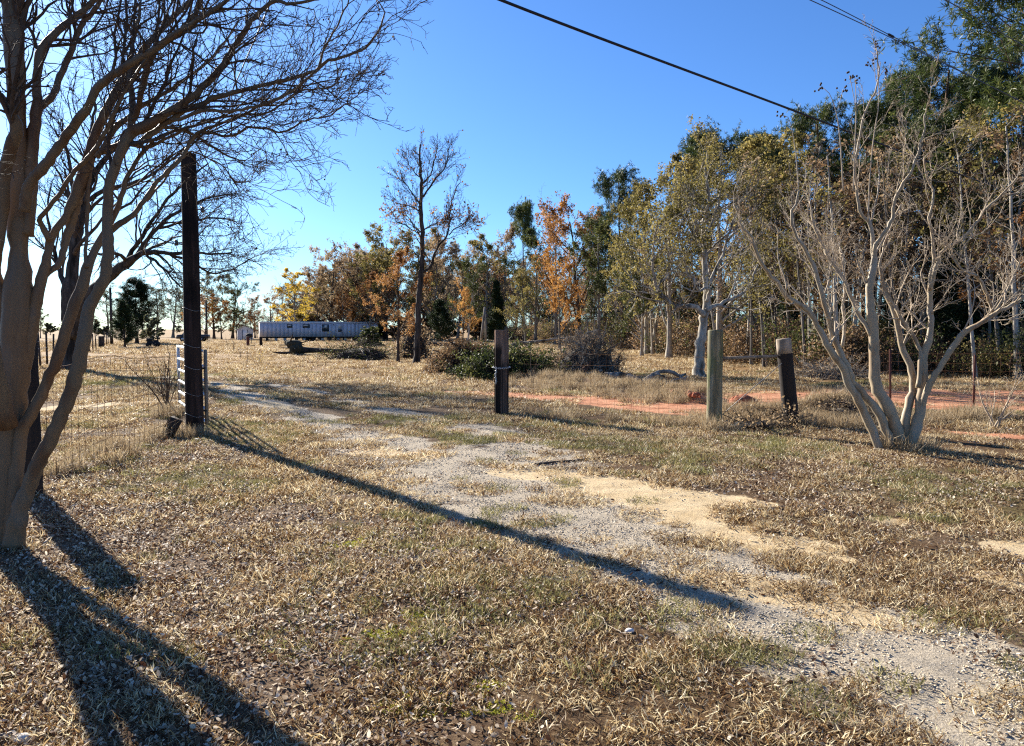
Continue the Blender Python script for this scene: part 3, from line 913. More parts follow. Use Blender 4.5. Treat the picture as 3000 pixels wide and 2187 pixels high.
def needle_tufts(c, size, r, n=11):
    """each tuft is a spray of long narrow needles bundles"""
    m = len(c)
    d = unit(r.normal(0, 1, (m, n, 3)) + np.array([0, 0, .35]))
    s = size * r.uniform(.55, 1.2, (m, n, 1))
    side = unit(np.cross(d, r.normal(0, 1, d.shape))) * size * .09
    b = c[:, None, :] + d * s * .08
    V = np.stack([b - side * .4, b + side * .4, c[:, None] + d * s * .6 + side, c[:, None] + d * s], 2).reshape(-1, 3)
    Fq = np.arange(m * n)[:, None] * 4 + np.arange(4)[None]
    ti = np.repeat(tint_noise(c, r, 1.1, .4), n) + r.normal(0, .12, m * n)
    return V, Fq, np.clip(ti, 0, 1)

def proto_pine(seed, first=.5, width=1., clump=1.):
    r = np.random.default_rng(seed)
    Pt, Rt = trunk_line(9.5, .15, .03, .05, r, 12, r.normal(0, .2, 2))
    k = 30
    P1, R1 = grow(Pt, Rt, k, first, .99, (1.0, 1.5), .0, 6, .14, .10, .34, r, abslen=1.0)
    # rounded outline: lower limbs longest
    t = (P1[:, 0, 2] / 9.5)
    ln = width * (2.25 * np.sin(np.clip((1.03 - t) / (1.03 - first), 0, 1) ** .62 * math.pi * .62)) * r.uniform(.6, 1.15, len(P1))
    P1 = P1[:, :1] + (P1 - P1[:, :1]) * ln[:, None, None] / np.linalg.norm(P1[:, -1] - P1[:, 0], axis=1)[:, None, None]
    P2, R2 = grow(P1, R1, 6, .35, 1., (.4, 1.0), .42, 4, .2, .14, .5, r, .008)
    ends = np.concatenate([P2[:, -1], P2[:, 2], P1[:, -1], P1[:, -2]])
    c = np.repeat(ends, 6, 0) + r.normal(0, .15 * clump, (len(ends) * 6, 3))
    V2, F2, ti = needle_tufts(c, .175, r, 14)
    Vt, Ft = build_tubes([(Pt, Rt, 8), (P1, R1, 4)])
    tr = mesh_from('trunk', Vt, [Ft], [M['bark_pine']], True)
    V1, F1 = build_tubes([(P2, R2, 3)])
    cr = mesh_from('crown', np.concatenate([V1, V2]), [np.concatenate([F1, F2 + len(V1)])], [M['twig'], M['needle']], False,
                   np.concatenate([np.zeros(len(F1), int), np.ones(len(F2), int)]), {'tint': ('FACE', 'FLOAT', np.concatenate([np.full(len(F1), .5), ti]))})
    return tr, cr

def proto_cedar(seed, width=3.2, n=2600, low=.06, round_=.7):
    """dense evergreen right down to the ground, built of short sprays on many branches"""
    r = np.random.default_rng(seed)
    Pt, Rt = trunk_line(9.6, .18, .03, .03, r, 10)
    k = 110
    P1, R1 = grow(Pt, Rt, k, low, .985, (.9, 1.35), .0, 5, .12, .08, .3, r, abslen=1.0)
    t = P1[:, 0, 2] / 9.6
    prof = np.clip((1.03 - t) ** round_ * (1 - .35 * np.exp(-((t) / .1) ** 2)), .04, 1)
    ln = width * prof * r.uniform(.6, 1.12, k)
    P1 = P1[:, :1] + (P1 - P1[:, :1]) * ln[:, None, None] / np.linalg.norm(P1[:, -1] - P1[:, 0], axis=1)[:, None, None]
    P2, R2 = grow(P1, R1, 8, .25, 1., (.3, .9), .32, 4, .16, .12, .5, r, .008)
    c = along(P2, 9, r, .12)
    m = len(c)
    V2, F2, ti = needle_tufts(c, .30, r, 7)
    Vt, Ft = build_tubes([(Pt, Rt, 8)])
    tr = mesh_from('trunk', Vt, [Ft], [M['bark_dark']], True)
    V1, F1 = build_tubes([(P1, R1, 3), (P2, R2, 3)])
    cr = mesh_from('crown', np.concatenate([V1, V2]), [np.concatenate([F1, F2 + len(V1)])], [M['twig'], M['cedar']], False,
                   np.concatenate([np.zeros(len(F1), int), np.ones(len(F2), int)]), {'tint': ('FACE', 'FLOAT', np.concatenate([np.full(len(F1), .5), ti]))})
    return tr, cr

def proto_pole(seed):
    """slender forest trunk, few thin branches near the top"""
    r = np.random.default_rng(seed)
    Pt, Rt = trunk_line(9.6, .085, .02, .06, r, 12, r.normal(0, .5, 2))
    P1, R1 = grow(Pt, Rt, 14, .35, .98, (.5, 1.0), .17, 6, .2, .06, .5, r)
    P2, R2 = grow(P1, R1, 6, .2, 1., (.4, 1.0), .5, 4, .22, .03, .5, r, .006)
    P3, R3 = grow(P2, R2, 4, .2, 1., (.4, 1.0), .55, 3, .22, .03, .5, r, .005)
    Vt, Ft = build_tubes([(Pt, Rt, 6), (P1, R1, 4)])
    tr = mesh_from('trunk', Vt, [Ft], [M['bark_pale']], True)
    lc = along(P3, 2, r, .08)
    return tr, crown_mesh('crown', [(P2, R2, 3), (P3, R3, 3)], lc, .13, r)

PROTO = {
    'decid': [proto_decid(s) for s in (1, 2, 3)],
    'sparse': [proto_decid(s, leaves=9, lsize=.13, nprim=17, ratio=.44, first=.2) for s in (11, 12)],
    'oak': [proto_decid(s, leaves=15, lsize=.14, nprim=16, first=.18, spread=(.7, 1.25), ratio=.56, r0=.22, h=7.8) for s in (21, 22)],
    'wood': [proto_decid(s, leaves=14, lsize=.11, nprim=13, first=.40, spread=(.45, 1.0), ratio=.34, r0=.11, h=8.6) for s in (15, 16, 17)],
    'bare': [proto_bare(s) for s in (31, 32)],
    'pine': [proto_pine(41, .5, 1.), proto_pine(42, .55, .85), proto_pine(43, .42, 1.15), proto_pine(44, .68, .8)],
    'cedar': [proto_cedar(51), proto_cedar(52, 2.4, round_=.85), proto_cedar(53, 3.8, round_=.55)],
    'pole': [proto_pole(s) for s in (61, 62, 63)],
    'bush': [proto_decid(s, leaves=16, lsize=.42, nprim=16, first=.04, spread=(.5, 1.2), ratio=.55, r0=.10, h=6.5) for s in (71, 72)],
}
NAMES = {'decid': 'broadleaf_tree', 'sparse': 'broadleaf_tree', 'wood': 'broadleaf_tree', 'oak': 'oak_tree', 'bare': 'bare_tree', 'pine': 'pine_tree', 'cedar': 'cedar_tree', 'pole': 'slender_tree', 'bush': 'bush'}

def plant(kind, var, loc, height, label, leaf=None, bark=None, wide=1., rz=None, group=None, cat='tree', name=None, sink=.0):
    tr, cr = PROTO[kind][var % len(PROTO[kind])]
    t = thing(name or NAMES[kind], label, cat, loc, group)
    s = height / 10.0
    t.scale = (s * wide, s * wide, s)
    t.rotation_euler = (0, 0, rng.uniform(0, 6.283) if rz is None else rz)
    a = obj('trunk', tr, t); b = obj('crown', cr, t)
    if bark:
        a.material_slots[0].link = 'OBJECT'; a.material_slots[0].material = M[bark]
    if leaf:
        b.material_slots[1].link = 'OBJECT'; b.material_slots[1].material = M[leaf]
    return t

def plant_px(kind, var, px, Y, top, label, **kw):
    g = PX(px, Y)
    h = P(px, top, Y)[2] - g[2]
    if kind in ('decid', 'sparse', 'oak', 'bare'): h *= 1.03
    return plant(kind, var, g, h, label, **kw)

# ------------------------------------------------------------------ the wood on the right and behind
T = plant_px
# pines that stand above the wood, right to left
T('pine', 2, 3040, 30, -190, 'tallest pine, cut off by the right edge of the photo', wide=1.1)
T('pine', 1, 2900, 36, 195, 'pine crown between the big round pine and the tallest pine at the right edge', wide=.8)
T('pine', 0, 2735, 38, 150, 'big round headed pine towering over the bare crape myrtle on the right', wide=1.05)
T('pine', 1, 2625, 43, 228, 'pine crown on the left shoulder of the big round headed pine', wide=.8)
T('pine', 2, 2660, 45, 300, 'dense dark pine standing right behind the big round headed pine', wide=1.2)
T('pine', 1, 2525, 42, 318, 'narrow pine crossed by the black cable, right one of the pair', wide=.7)
T('pine', 0, 2405, 40, 308, 'pine crossed by the black cable, left one of the pair', wide=.8)
T('pine', 3, 2235, 52, 425, 'small pine top just right of the broad olive tree', wide=.8)
T('pine', 3, 2190, 56, 388, 'pine top peeping over the middle of the broad olive tree', wide=.8)
T('pine', 3, 2050, 55, 384, 'pine top peeping over the left side of the broad olive tree', wide=.9)
T('pine', 0, 1825, 64, 496, 'dark green pine rising left of the broad olive tree', wide=.8)
T('pine', 3, 1535, 95, 592, 'small tufted pine top left of the rust oaks on the skyline', wide=.6)
T('pine', 2, 1770, 70, 620, 'lower pine crown under the dark green pine in the middle of the wood', wide=.9)
# olive and green broadleaf
T('decid', 0, 2110, 36, 415, 'broad olive leaved tree that fills the right centre of the wood', leaf='leaf_olive', bark='bark_pale', wide=1.15)
T('decid', 1, 1960, 42, 470, 'olive leaved tree left of the broad olive tree', leaf='leaf_olive', bark='bark_pale', wide=.95)
T('decid', 2, 2205, 40, 455, 'olive leaved tree leaning on the right of the broad olive tree', leaf='leaf_olive', bark='bark_grey', wide=.9)
T('decid', 2, 1895, 50, 560, 'thin olive tree in front of the dark green pine', leaf='leaf_olive', bark='bark_pale', wide=.9)
T('decid', 0, 1755, 62, 640, 'green and olive tree between the rust oaks and the dark green pine', leaf='leaf_green', bark='bark_grey')
T('decid', 1, 1570, 84, 690, 'dull green tree below the small tufted pine top', leaf='leaf_green', bark='bark_grey')
T('cedar', 1, 1455, 88, 820, 'blackish green evergreen behind the square gate post', cat='tree')
T('decid', 2, 1370, 92, 770, 'loose green tree left of the blackish evergreen', leaf='leaf_green', bark='bark_pale', wide=.9)
T('decid', 1, 1425, 106, 705, 'mixed green tree with a tan top above the blackish evergreen', leaf='leaf_olive', bark='bark_grey', wide=1.1)
T('decid', 0, 1880, 46, 740, 'short dull green tree at the wood edge behind the grey brush heap', leaf='leaf_green', bark='bark_pale', wide=1.1)
# rust, orange and tan trees of the middle
T('oak', 0, 1700, 70, 556, 'rust topped oak with a dark forked trunk in the middle of the wood', leaf='leaf_rust', bark='bark_dark', wide=.8)
T('sparse', 0, 1630, 80, 565, 'thin orange topped tree left of the dark forked oak', leaf='leaf_orange', bark='bark_grey', wide=.8)
T('decid', 1, 1480, 108, 668, 'tan and orange tree above the square gate post', leaf='leaf_tan', bark='bark_grey')
T('decid', 2, 1340, 116, 725, 'tan tree right of the tall bare tree, lower than its neighbours', leaf='leaf_tan', bark='bark_grey')
T('decid', 0, 1640, 66, 770, 'low orange tree glowing under the dark forked oak', leaf='leaf_orange', bark='bark_grey', wide=.8)
T('sparse', 1, 1540, 78, 770, 'crooked grey trunk with thin yellow green leaves behind the square post', leaf='leaf_olive', bark='bark_grey')
T('decid', 2, 1280, 110, 715, 'tan brown tree directly behind the right limb of the tall bare tree', leaf='leaf_tan', bark='bark_grey')
T('sparse', 1, 1355, 70, 830, 'slender tree with a few orange leaves standing behind the dark brush pile', leaf='leaf_orange', bark='bark_dark', wide=.8)
# the right hand wood edge
T('wood', 0, 2760, 31, 392, 'leafless brown tree with fine upright twigs under the big round headed pine', leaf='leaf_brown', bark='bark_pale')
T('wood', 1, 2880, 29, 430, 'brown twiggy tree between the tallest pine and the crape myrtle', leaf='leaf_brown', bark='bark_grey')
T('wood', 0, 2610, 33, 480, 'brown twiggy tree straight behind the crape myrtle trunks', leaf='leaf_brown', bark='bark_pale')
T('wood', 2, 2500, 35, 520, 'rusty brown tree behind the left stems of the crape myrtle', leaf='leaf_brown', bark='bark_grey', wide=.9)
T('wood', 1, 2345, 38, 545, 'thin brown tree above the leaning fence post', leaf='leaf_brown', bark='bark_grey', wide=.9)
T('wood', 0, 2985, 25, 590, 'rust leaved tree at the right edge under the tallest pine', leaf='leaf_rust', bark='bark_grey', wide=1.1)
T('wood', 1, 2900, 27, 660, 'dark brown leaved tree low at the right edge of the wood', leaf='leaf_brown', bark='bark_grey', wide=1.1)
T('wood', 2, 2700, 29, 690, 'brown leaved tree low behind the right stems of the crape myrtle', leaf='leaf_brown', bark='bark_grey', wide=1.0)
T('wood', 0, 2420, 31, 720, 'low brown leaved tree behind the dry grass mound', leaf='leaf_brown', bark='bark_grey', wide=1.)
T('wood', 1, 2240, 36, 660, 'low olive brown tree behind the mossy round post', leaf='leaf_olive', bark='bark_grey', wide=1.)
# behind the trailer
T('decid', 1, 868, 119, 796, 'bright yellow tree behind the trailer', leaf='leaf_yellow', bark='bark_grey', wide=1.35)
T('oak', 1, 965, 128, 716, 'tallest tan oak behind the trailer, grey limbs showing', leaf='leaf_tan', bark='bark_dark', wide=.95)
T('oak', 0, 1040, 132, 690, 'tan brown oak right of the tallest tan oak behind the trailer', leaf='leaf_tan', bark='bark_dark', wide=.9)
T('decid', 0, 1130, 124, 674, 'dark olive brown tree behind the rust tree and the trailer end', leaf='leaf_olive', bark='bark_dark', wide=1.2)
T('decid', 2, 1200, 118, 692, 'dark olive tree behind the tall bare tree', leaf='leaf_olive', bark='bark_dark', wide=1.1)
T('decid', 2, 938, 126, 820, 'tan rust tree between the yellow tree and the trailer middle', leaf='leaf_tan', bark='bark_grey', wide=1.1)
T('decid', 0, 1010, 121, 850, 'low rust brown tree behind the right half of the trailer', leaf='leaf_rust', bark='bark_grey', wide=1.3)
T('decid', 1, 1085, 116, 800, 'rust tree at the right end of the trailer', leaf='leaf_rust', bark='bark_grey', wide=1.1)
T('cedar', 2, 1290, 98, 880, 'dark evergreen bush behind the dark brush pile', wide=1.2)
T('sparse', 1, 795, 150, 850, 'reddish thin tree left of the yellow tree', leaf='leaf_rust', bark='bark_grey', wide=1.2)
T('sparse', 0, 748, 152, 862, 'reddish brown thin tree above the shed', leaf='leaf_rust', bark='bark_grey', wide=1.2)
T('bare', 0, 830, 158, 835, 'grey leafless tree between the reddish trees and the yellow tree', leaf='leaf_tan', wide=.9)
# far left
T('oak', 1, 682, 146, 798, 'dark airy oak against the sky left of the shed', leaf='leaf_green', bark='bark_dark', wide=1.0)
T('decid', 1, 628, 142, 806, 'orange and olive tree just right of the tall gate pole', leaf='leaf_olive', bark='bark_dark', wide=1.25)
T('decid', 2, 600, 138, 870, 'orange leaved tree low beside the tall gate pole', leaf='leaf_orange', bark='bark_dark', wide=1.4)
T('decid', 0, 650, 136, 880, 'low orange tree between the gate pole and the shed', leaf='leaf_orange', bark='bark_dark', wide=1.3)
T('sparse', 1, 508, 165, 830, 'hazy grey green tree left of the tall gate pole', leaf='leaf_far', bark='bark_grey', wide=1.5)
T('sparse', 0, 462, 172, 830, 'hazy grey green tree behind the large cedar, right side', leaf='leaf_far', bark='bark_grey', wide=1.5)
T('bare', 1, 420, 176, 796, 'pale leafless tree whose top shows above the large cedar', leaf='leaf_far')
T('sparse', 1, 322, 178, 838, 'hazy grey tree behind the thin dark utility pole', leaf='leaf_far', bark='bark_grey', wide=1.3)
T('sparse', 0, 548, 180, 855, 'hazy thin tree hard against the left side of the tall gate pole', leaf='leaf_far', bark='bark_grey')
T('cedar', 2, 402, 92, 818, 'large dark green cedar, the taller of the two by the lane', wide=1.35)
T('cedar', 0, 366, 71, 880, 'round blackish green cedar, the nearer of the two by the lane', wide=1.2)
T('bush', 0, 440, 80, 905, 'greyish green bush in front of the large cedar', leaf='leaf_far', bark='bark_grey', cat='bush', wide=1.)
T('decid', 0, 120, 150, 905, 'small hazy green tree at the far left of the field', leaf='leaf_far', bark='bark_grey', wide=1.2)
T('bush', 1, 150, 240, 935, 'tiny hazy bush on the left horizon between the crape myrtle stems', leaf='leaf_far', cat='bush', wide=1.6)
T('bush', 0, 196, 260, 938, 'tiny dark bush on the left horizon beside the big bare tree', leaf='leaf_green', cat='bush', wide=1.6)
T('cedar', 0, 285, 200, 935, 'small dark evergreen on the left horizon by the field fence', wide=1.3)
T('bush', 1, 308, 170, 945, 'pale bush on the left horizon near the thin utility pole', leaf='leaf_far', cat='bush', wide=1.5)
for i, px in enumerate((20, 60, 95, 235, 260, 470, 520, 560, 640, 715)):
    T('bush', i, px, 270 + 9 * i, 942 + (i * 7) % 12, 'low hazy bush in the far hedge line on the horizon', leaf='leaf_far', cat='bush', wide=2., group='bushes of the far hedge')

rf = np.random.default_rng(5)
for i in range(46):
    px = rf.uniform(690, 1560); Y = rf.uniform(136, 165)
    top = np.interp(px, [690, 780, 860, 960, 1050, 1200, 1330, 1560], [905, 885, 850, 770, 735, 735, 770, 740]) + rf.uniform(0, 60)
    T(('decid', 'oak', 'sparse', 'decid')[i % 4], i, px, Y, top, ('tan', 'olive', 'rust', 'green', 'brown')[i % 5] + ' leaved tree in the close back row ' + ('behind the mobile home' if px < 1110 else 'behind the tall bare tree' if px < 1330 else 'behind the square gate post'), leaf=('leaf_tan', 'leaf_olive', 'leaf_rust', 'leaf_green', 'leaf_brown')[i % 5], bark='bark_grey', wide=1.35, group='back row trees behind the trailer')
for i in range(22):
    px = rf.uniform(880, 1500); Y = rf.uniform(118, 134)
    plant('bush', i, PX(px, Y), rf.uniform(3, 6), ('green', 'brown', 'olive')[i % 3] + ' leafy bush in the shade ' + ('right of the mobile home' if px < 1280 else 'below the trees behind the square post'), leaf=('leaf_green', 'leaf_brown', 'leaf_olive')[i % 3], wide=1.6, cat='bush', group='bushes behind the clearing')
# slender trunks crowding the wood edge, and the trees deep inside
EDGE = np.array([(27, 15), (20, 19), (14.8, 23), (11, 26.5), (9.9, 31), (9.2, 36), (8.6, 48), (8.8, 62), (7.6, 80), (5, 104), (1, 126), (-6, 134)])
seglen = np.linalg.norm(np.diff(EDGE, axis=0), axis=1)
def edge_point(u, back):
    d = u * seglen.sum(); k = 0
    while k < len(seglen) - 1 and d > seglen[k]: d -= seglen[k]; k += 1
    a, b = EDGE[k], EDGE[k + 1]; tq = d / seglen[k]
    tan = (b - a) / seglen[k]; nrm = np.array([tan[1], -tan[0]])
    return a + (b - a) * tq + nrm * back
SKY = np.array([(1250, 720), (1330, 735), (1450, 690), (1530, 640), (1600, 600), (1700, 590), (1830, 560), (1960, 480), (2100, 430), (2230, 440), (2300, 440), (2400, 370), (2540, 370), (2620, 280), (2780, 240), (2860, 300), (2900, 250), (3200, 100)], float)
def max_height(x, y):
    px = x / y * F + W / 2
    top = np.interp(px, SKY[:, 0], SKY[:, 1]) + 70
    return P(px, top, y)[2] + .4
rw = np.random.default_rng(77)
def region(x, y):
    px = x / y * F + W / 2
    for lim, txt in ((1480, 'left of the square post'), (1640, 'right of the square post'), (1830, 'behind the grey brush heap'), (1990, 'left of the pale trunked oak'), (2100, 'behind the pale trunked oak'),
                     (2290, 'between the mossy and the leaning post'), (2420, 'right of the leaning post'), (2560, 'left of the crape myrtle foot'), (2720, 'behind the crape myrtle trunks'), (2860, 'between crape myrtle and right steel post'), (3000, 'right of the right steel post')):
        if px < lim: return txt
    return 'beyond the right edge of the photo'
n_pole = 0
for i in range(120):
    u = rw.uniform(0, 1) ** 1.5 * .93; q = edge_point(u, abs(rw.normal(0, 1)) * 4.5 + .1)
    hm = max_height(q[0], q[1])
    if q[0] / q[1] * F + W / 2 > 3180: continue
    h = min(hm, rw.uniform(6.5, 11.5))
    plant('pole', i, (q[0], q[1], float(gz(q[0], q[1]))), h, ('pale', 'grey', 'pale')[i % 3] + ' slender trunk crowded among others ' + region(q[0], q[1]),
          leaf=('leaf_brown', 'leaf_olive', 'leaf_tan', 'leaf_brown')[i % 4], bark=('bark_pale', 'bark_grey', 'bark_pale')[i % 3], wide=rw.uniform(.8, 1.5), group='slender trunks of the wood edge')
for i in range(74):
    u = rw.uniform(0, 1) ** 1.25; q = edge_point(u, rw.uniform(5, 24))
    hm = max_height(q[0], q[1])
    if q[0] / q[1] * F + W / 2 > 3180: continue
    kind = ('wood', 'cedar', 'wood', 'cedar', 'wood')[i % 5]
    h = min(hm, rw.uniform(4, 7.5) if kind == 'cedar' else rw.uniform(7, 13))
    lf = ('leaf_green', None, 'leaf_brown', None, 'leaf_olive')[i % 5]
    if kind == 'cedar':
        plant(kind, i, (q[0], q[1], float(gz(q[0], q[1]))), h, 'dark evergreen in the shade of the wood ' + region(q[0], q[1]), wide=rw.uniform(1., 1.5), group='evergreens deep in the wood')
    else:
        plant(kind, i, (q[0], q[1], float(gz(q[0], q[1]))), h, {'leaf_green': 'green', 'leaf_brown': 'brown', 'leaf_olive': 'olive'}[lf] + ' leafy tree deep in the wood ' + region(q[0], q[1]), leaf=lf, bark='bark_grey', wide=rw.uniform(.9, 1.3), group='broadleaf trees deep in the wood')

# undergrowth: a tangle nobody could count
def bush_clump(seed, leaf, twig=True):
    r = np.random.default_rng(seed)
    Pt = np.zeros((9, 5, 3)); Rt = np.zeros((9, 5))
    for i in range(9):
        a = r.uniform(0, 6.28); d = unit(np.array([math.cos(a) * .6, math.sin(a) * .6, 1.]))
        p = np.array([r.normal(0, .2), r.normal(0, .2), 0])
        for j in range(5):
            Pt[i, j] = p; d = unit(d + r.normal(0, .2, 3)); p = p + d * r.uniform(.2, .36); Rt[i, j] = .012 * (1 - j / 6)
    P2, R2 = grow(Pt, Rt, 6, .2, 1., (.5, 1.1), .5, 4, .25, .02, .6, r, .004)
    lc = along(P2, 9, r, .09)
    V1, F1 = build_tubes([(Pt, Rt, 3), (P2, R2, 3)])
    V2, F2 = leaf_cards(lc, .075, r)
    return mesh_from('bush_clump', np.concatenate([V1, V2]), [np.concatenate([F1, F2 + len(V1)])], [M['twig'], M[leaf]], False,
                     np.concatenate([np.zeros(len(F1), int), np.ones(len(F2), int)]), {'tint': ('FACE', 'FLOAT', np.concatenate([np.full(len(F1), .5), tint_noise(lc, r, 2)]))})
bc = [bush_clump(81, 'leaf_brown'), bush_clump(82, 'leaf_green'), bush_clump(83, 'leaf_olive'), bush_clump(84, 'leaf_tan'), bush_clump(85, 'leaf_green')]
q = np.array([edge_point(rw.uniform(0, 1) ** 1.2, .9 + abs(rw.normal(0, 1)) * 6) for _ in range(1500)])
z = gz(q[:, 0], q[:, 1]) - .05
scatter('undergrowth', np.stack([q[:, 0], q[:, 1], z], 1), np.stack([rw.normal(0, .15, 1500), rw.normal(0, .15, 1500), rw.uniform(0, 6.28, 1500)], 1),
        rw.uniform(.45, 1.5, 1500) * np.clip(.6 + q[:, 1] / 60, .6, 1.6), rw.choice(5, 1500, p=[.50, .10, .16, .14, .10]), bc, 'tangled leafy undergrowth along and inside the wood')

# ------------------------------------------------------------------ hero trees from traced stems
def px_line(pts, depth0, ddepth=0.0):
    """pts: (px, py, width px[, depth offset]); returns 3D line and radii"""
    out, rad = [], []
    n = len(pts)
    for i, p in enumerate(pts):
        Y = depth0 + ddepth * i / max(1, n - 1) + (p[3] if len(p) > 3 else 0)
        out.append(P(p[0], p[1], Y)); rad.append(p[2] / F * Y / 2)
    return np.array(out), np.array(rad)

def knobbly(pts, rad, n, r, k=.07, wob=.0):
    q, rr = resample(pts, rad, n)
    rr = rr * (1 + k * r.normal(0, 1, n))
    if wob: q[1:-1] += r.normal(0, wob, (n - 2, 3))
    return q, rr

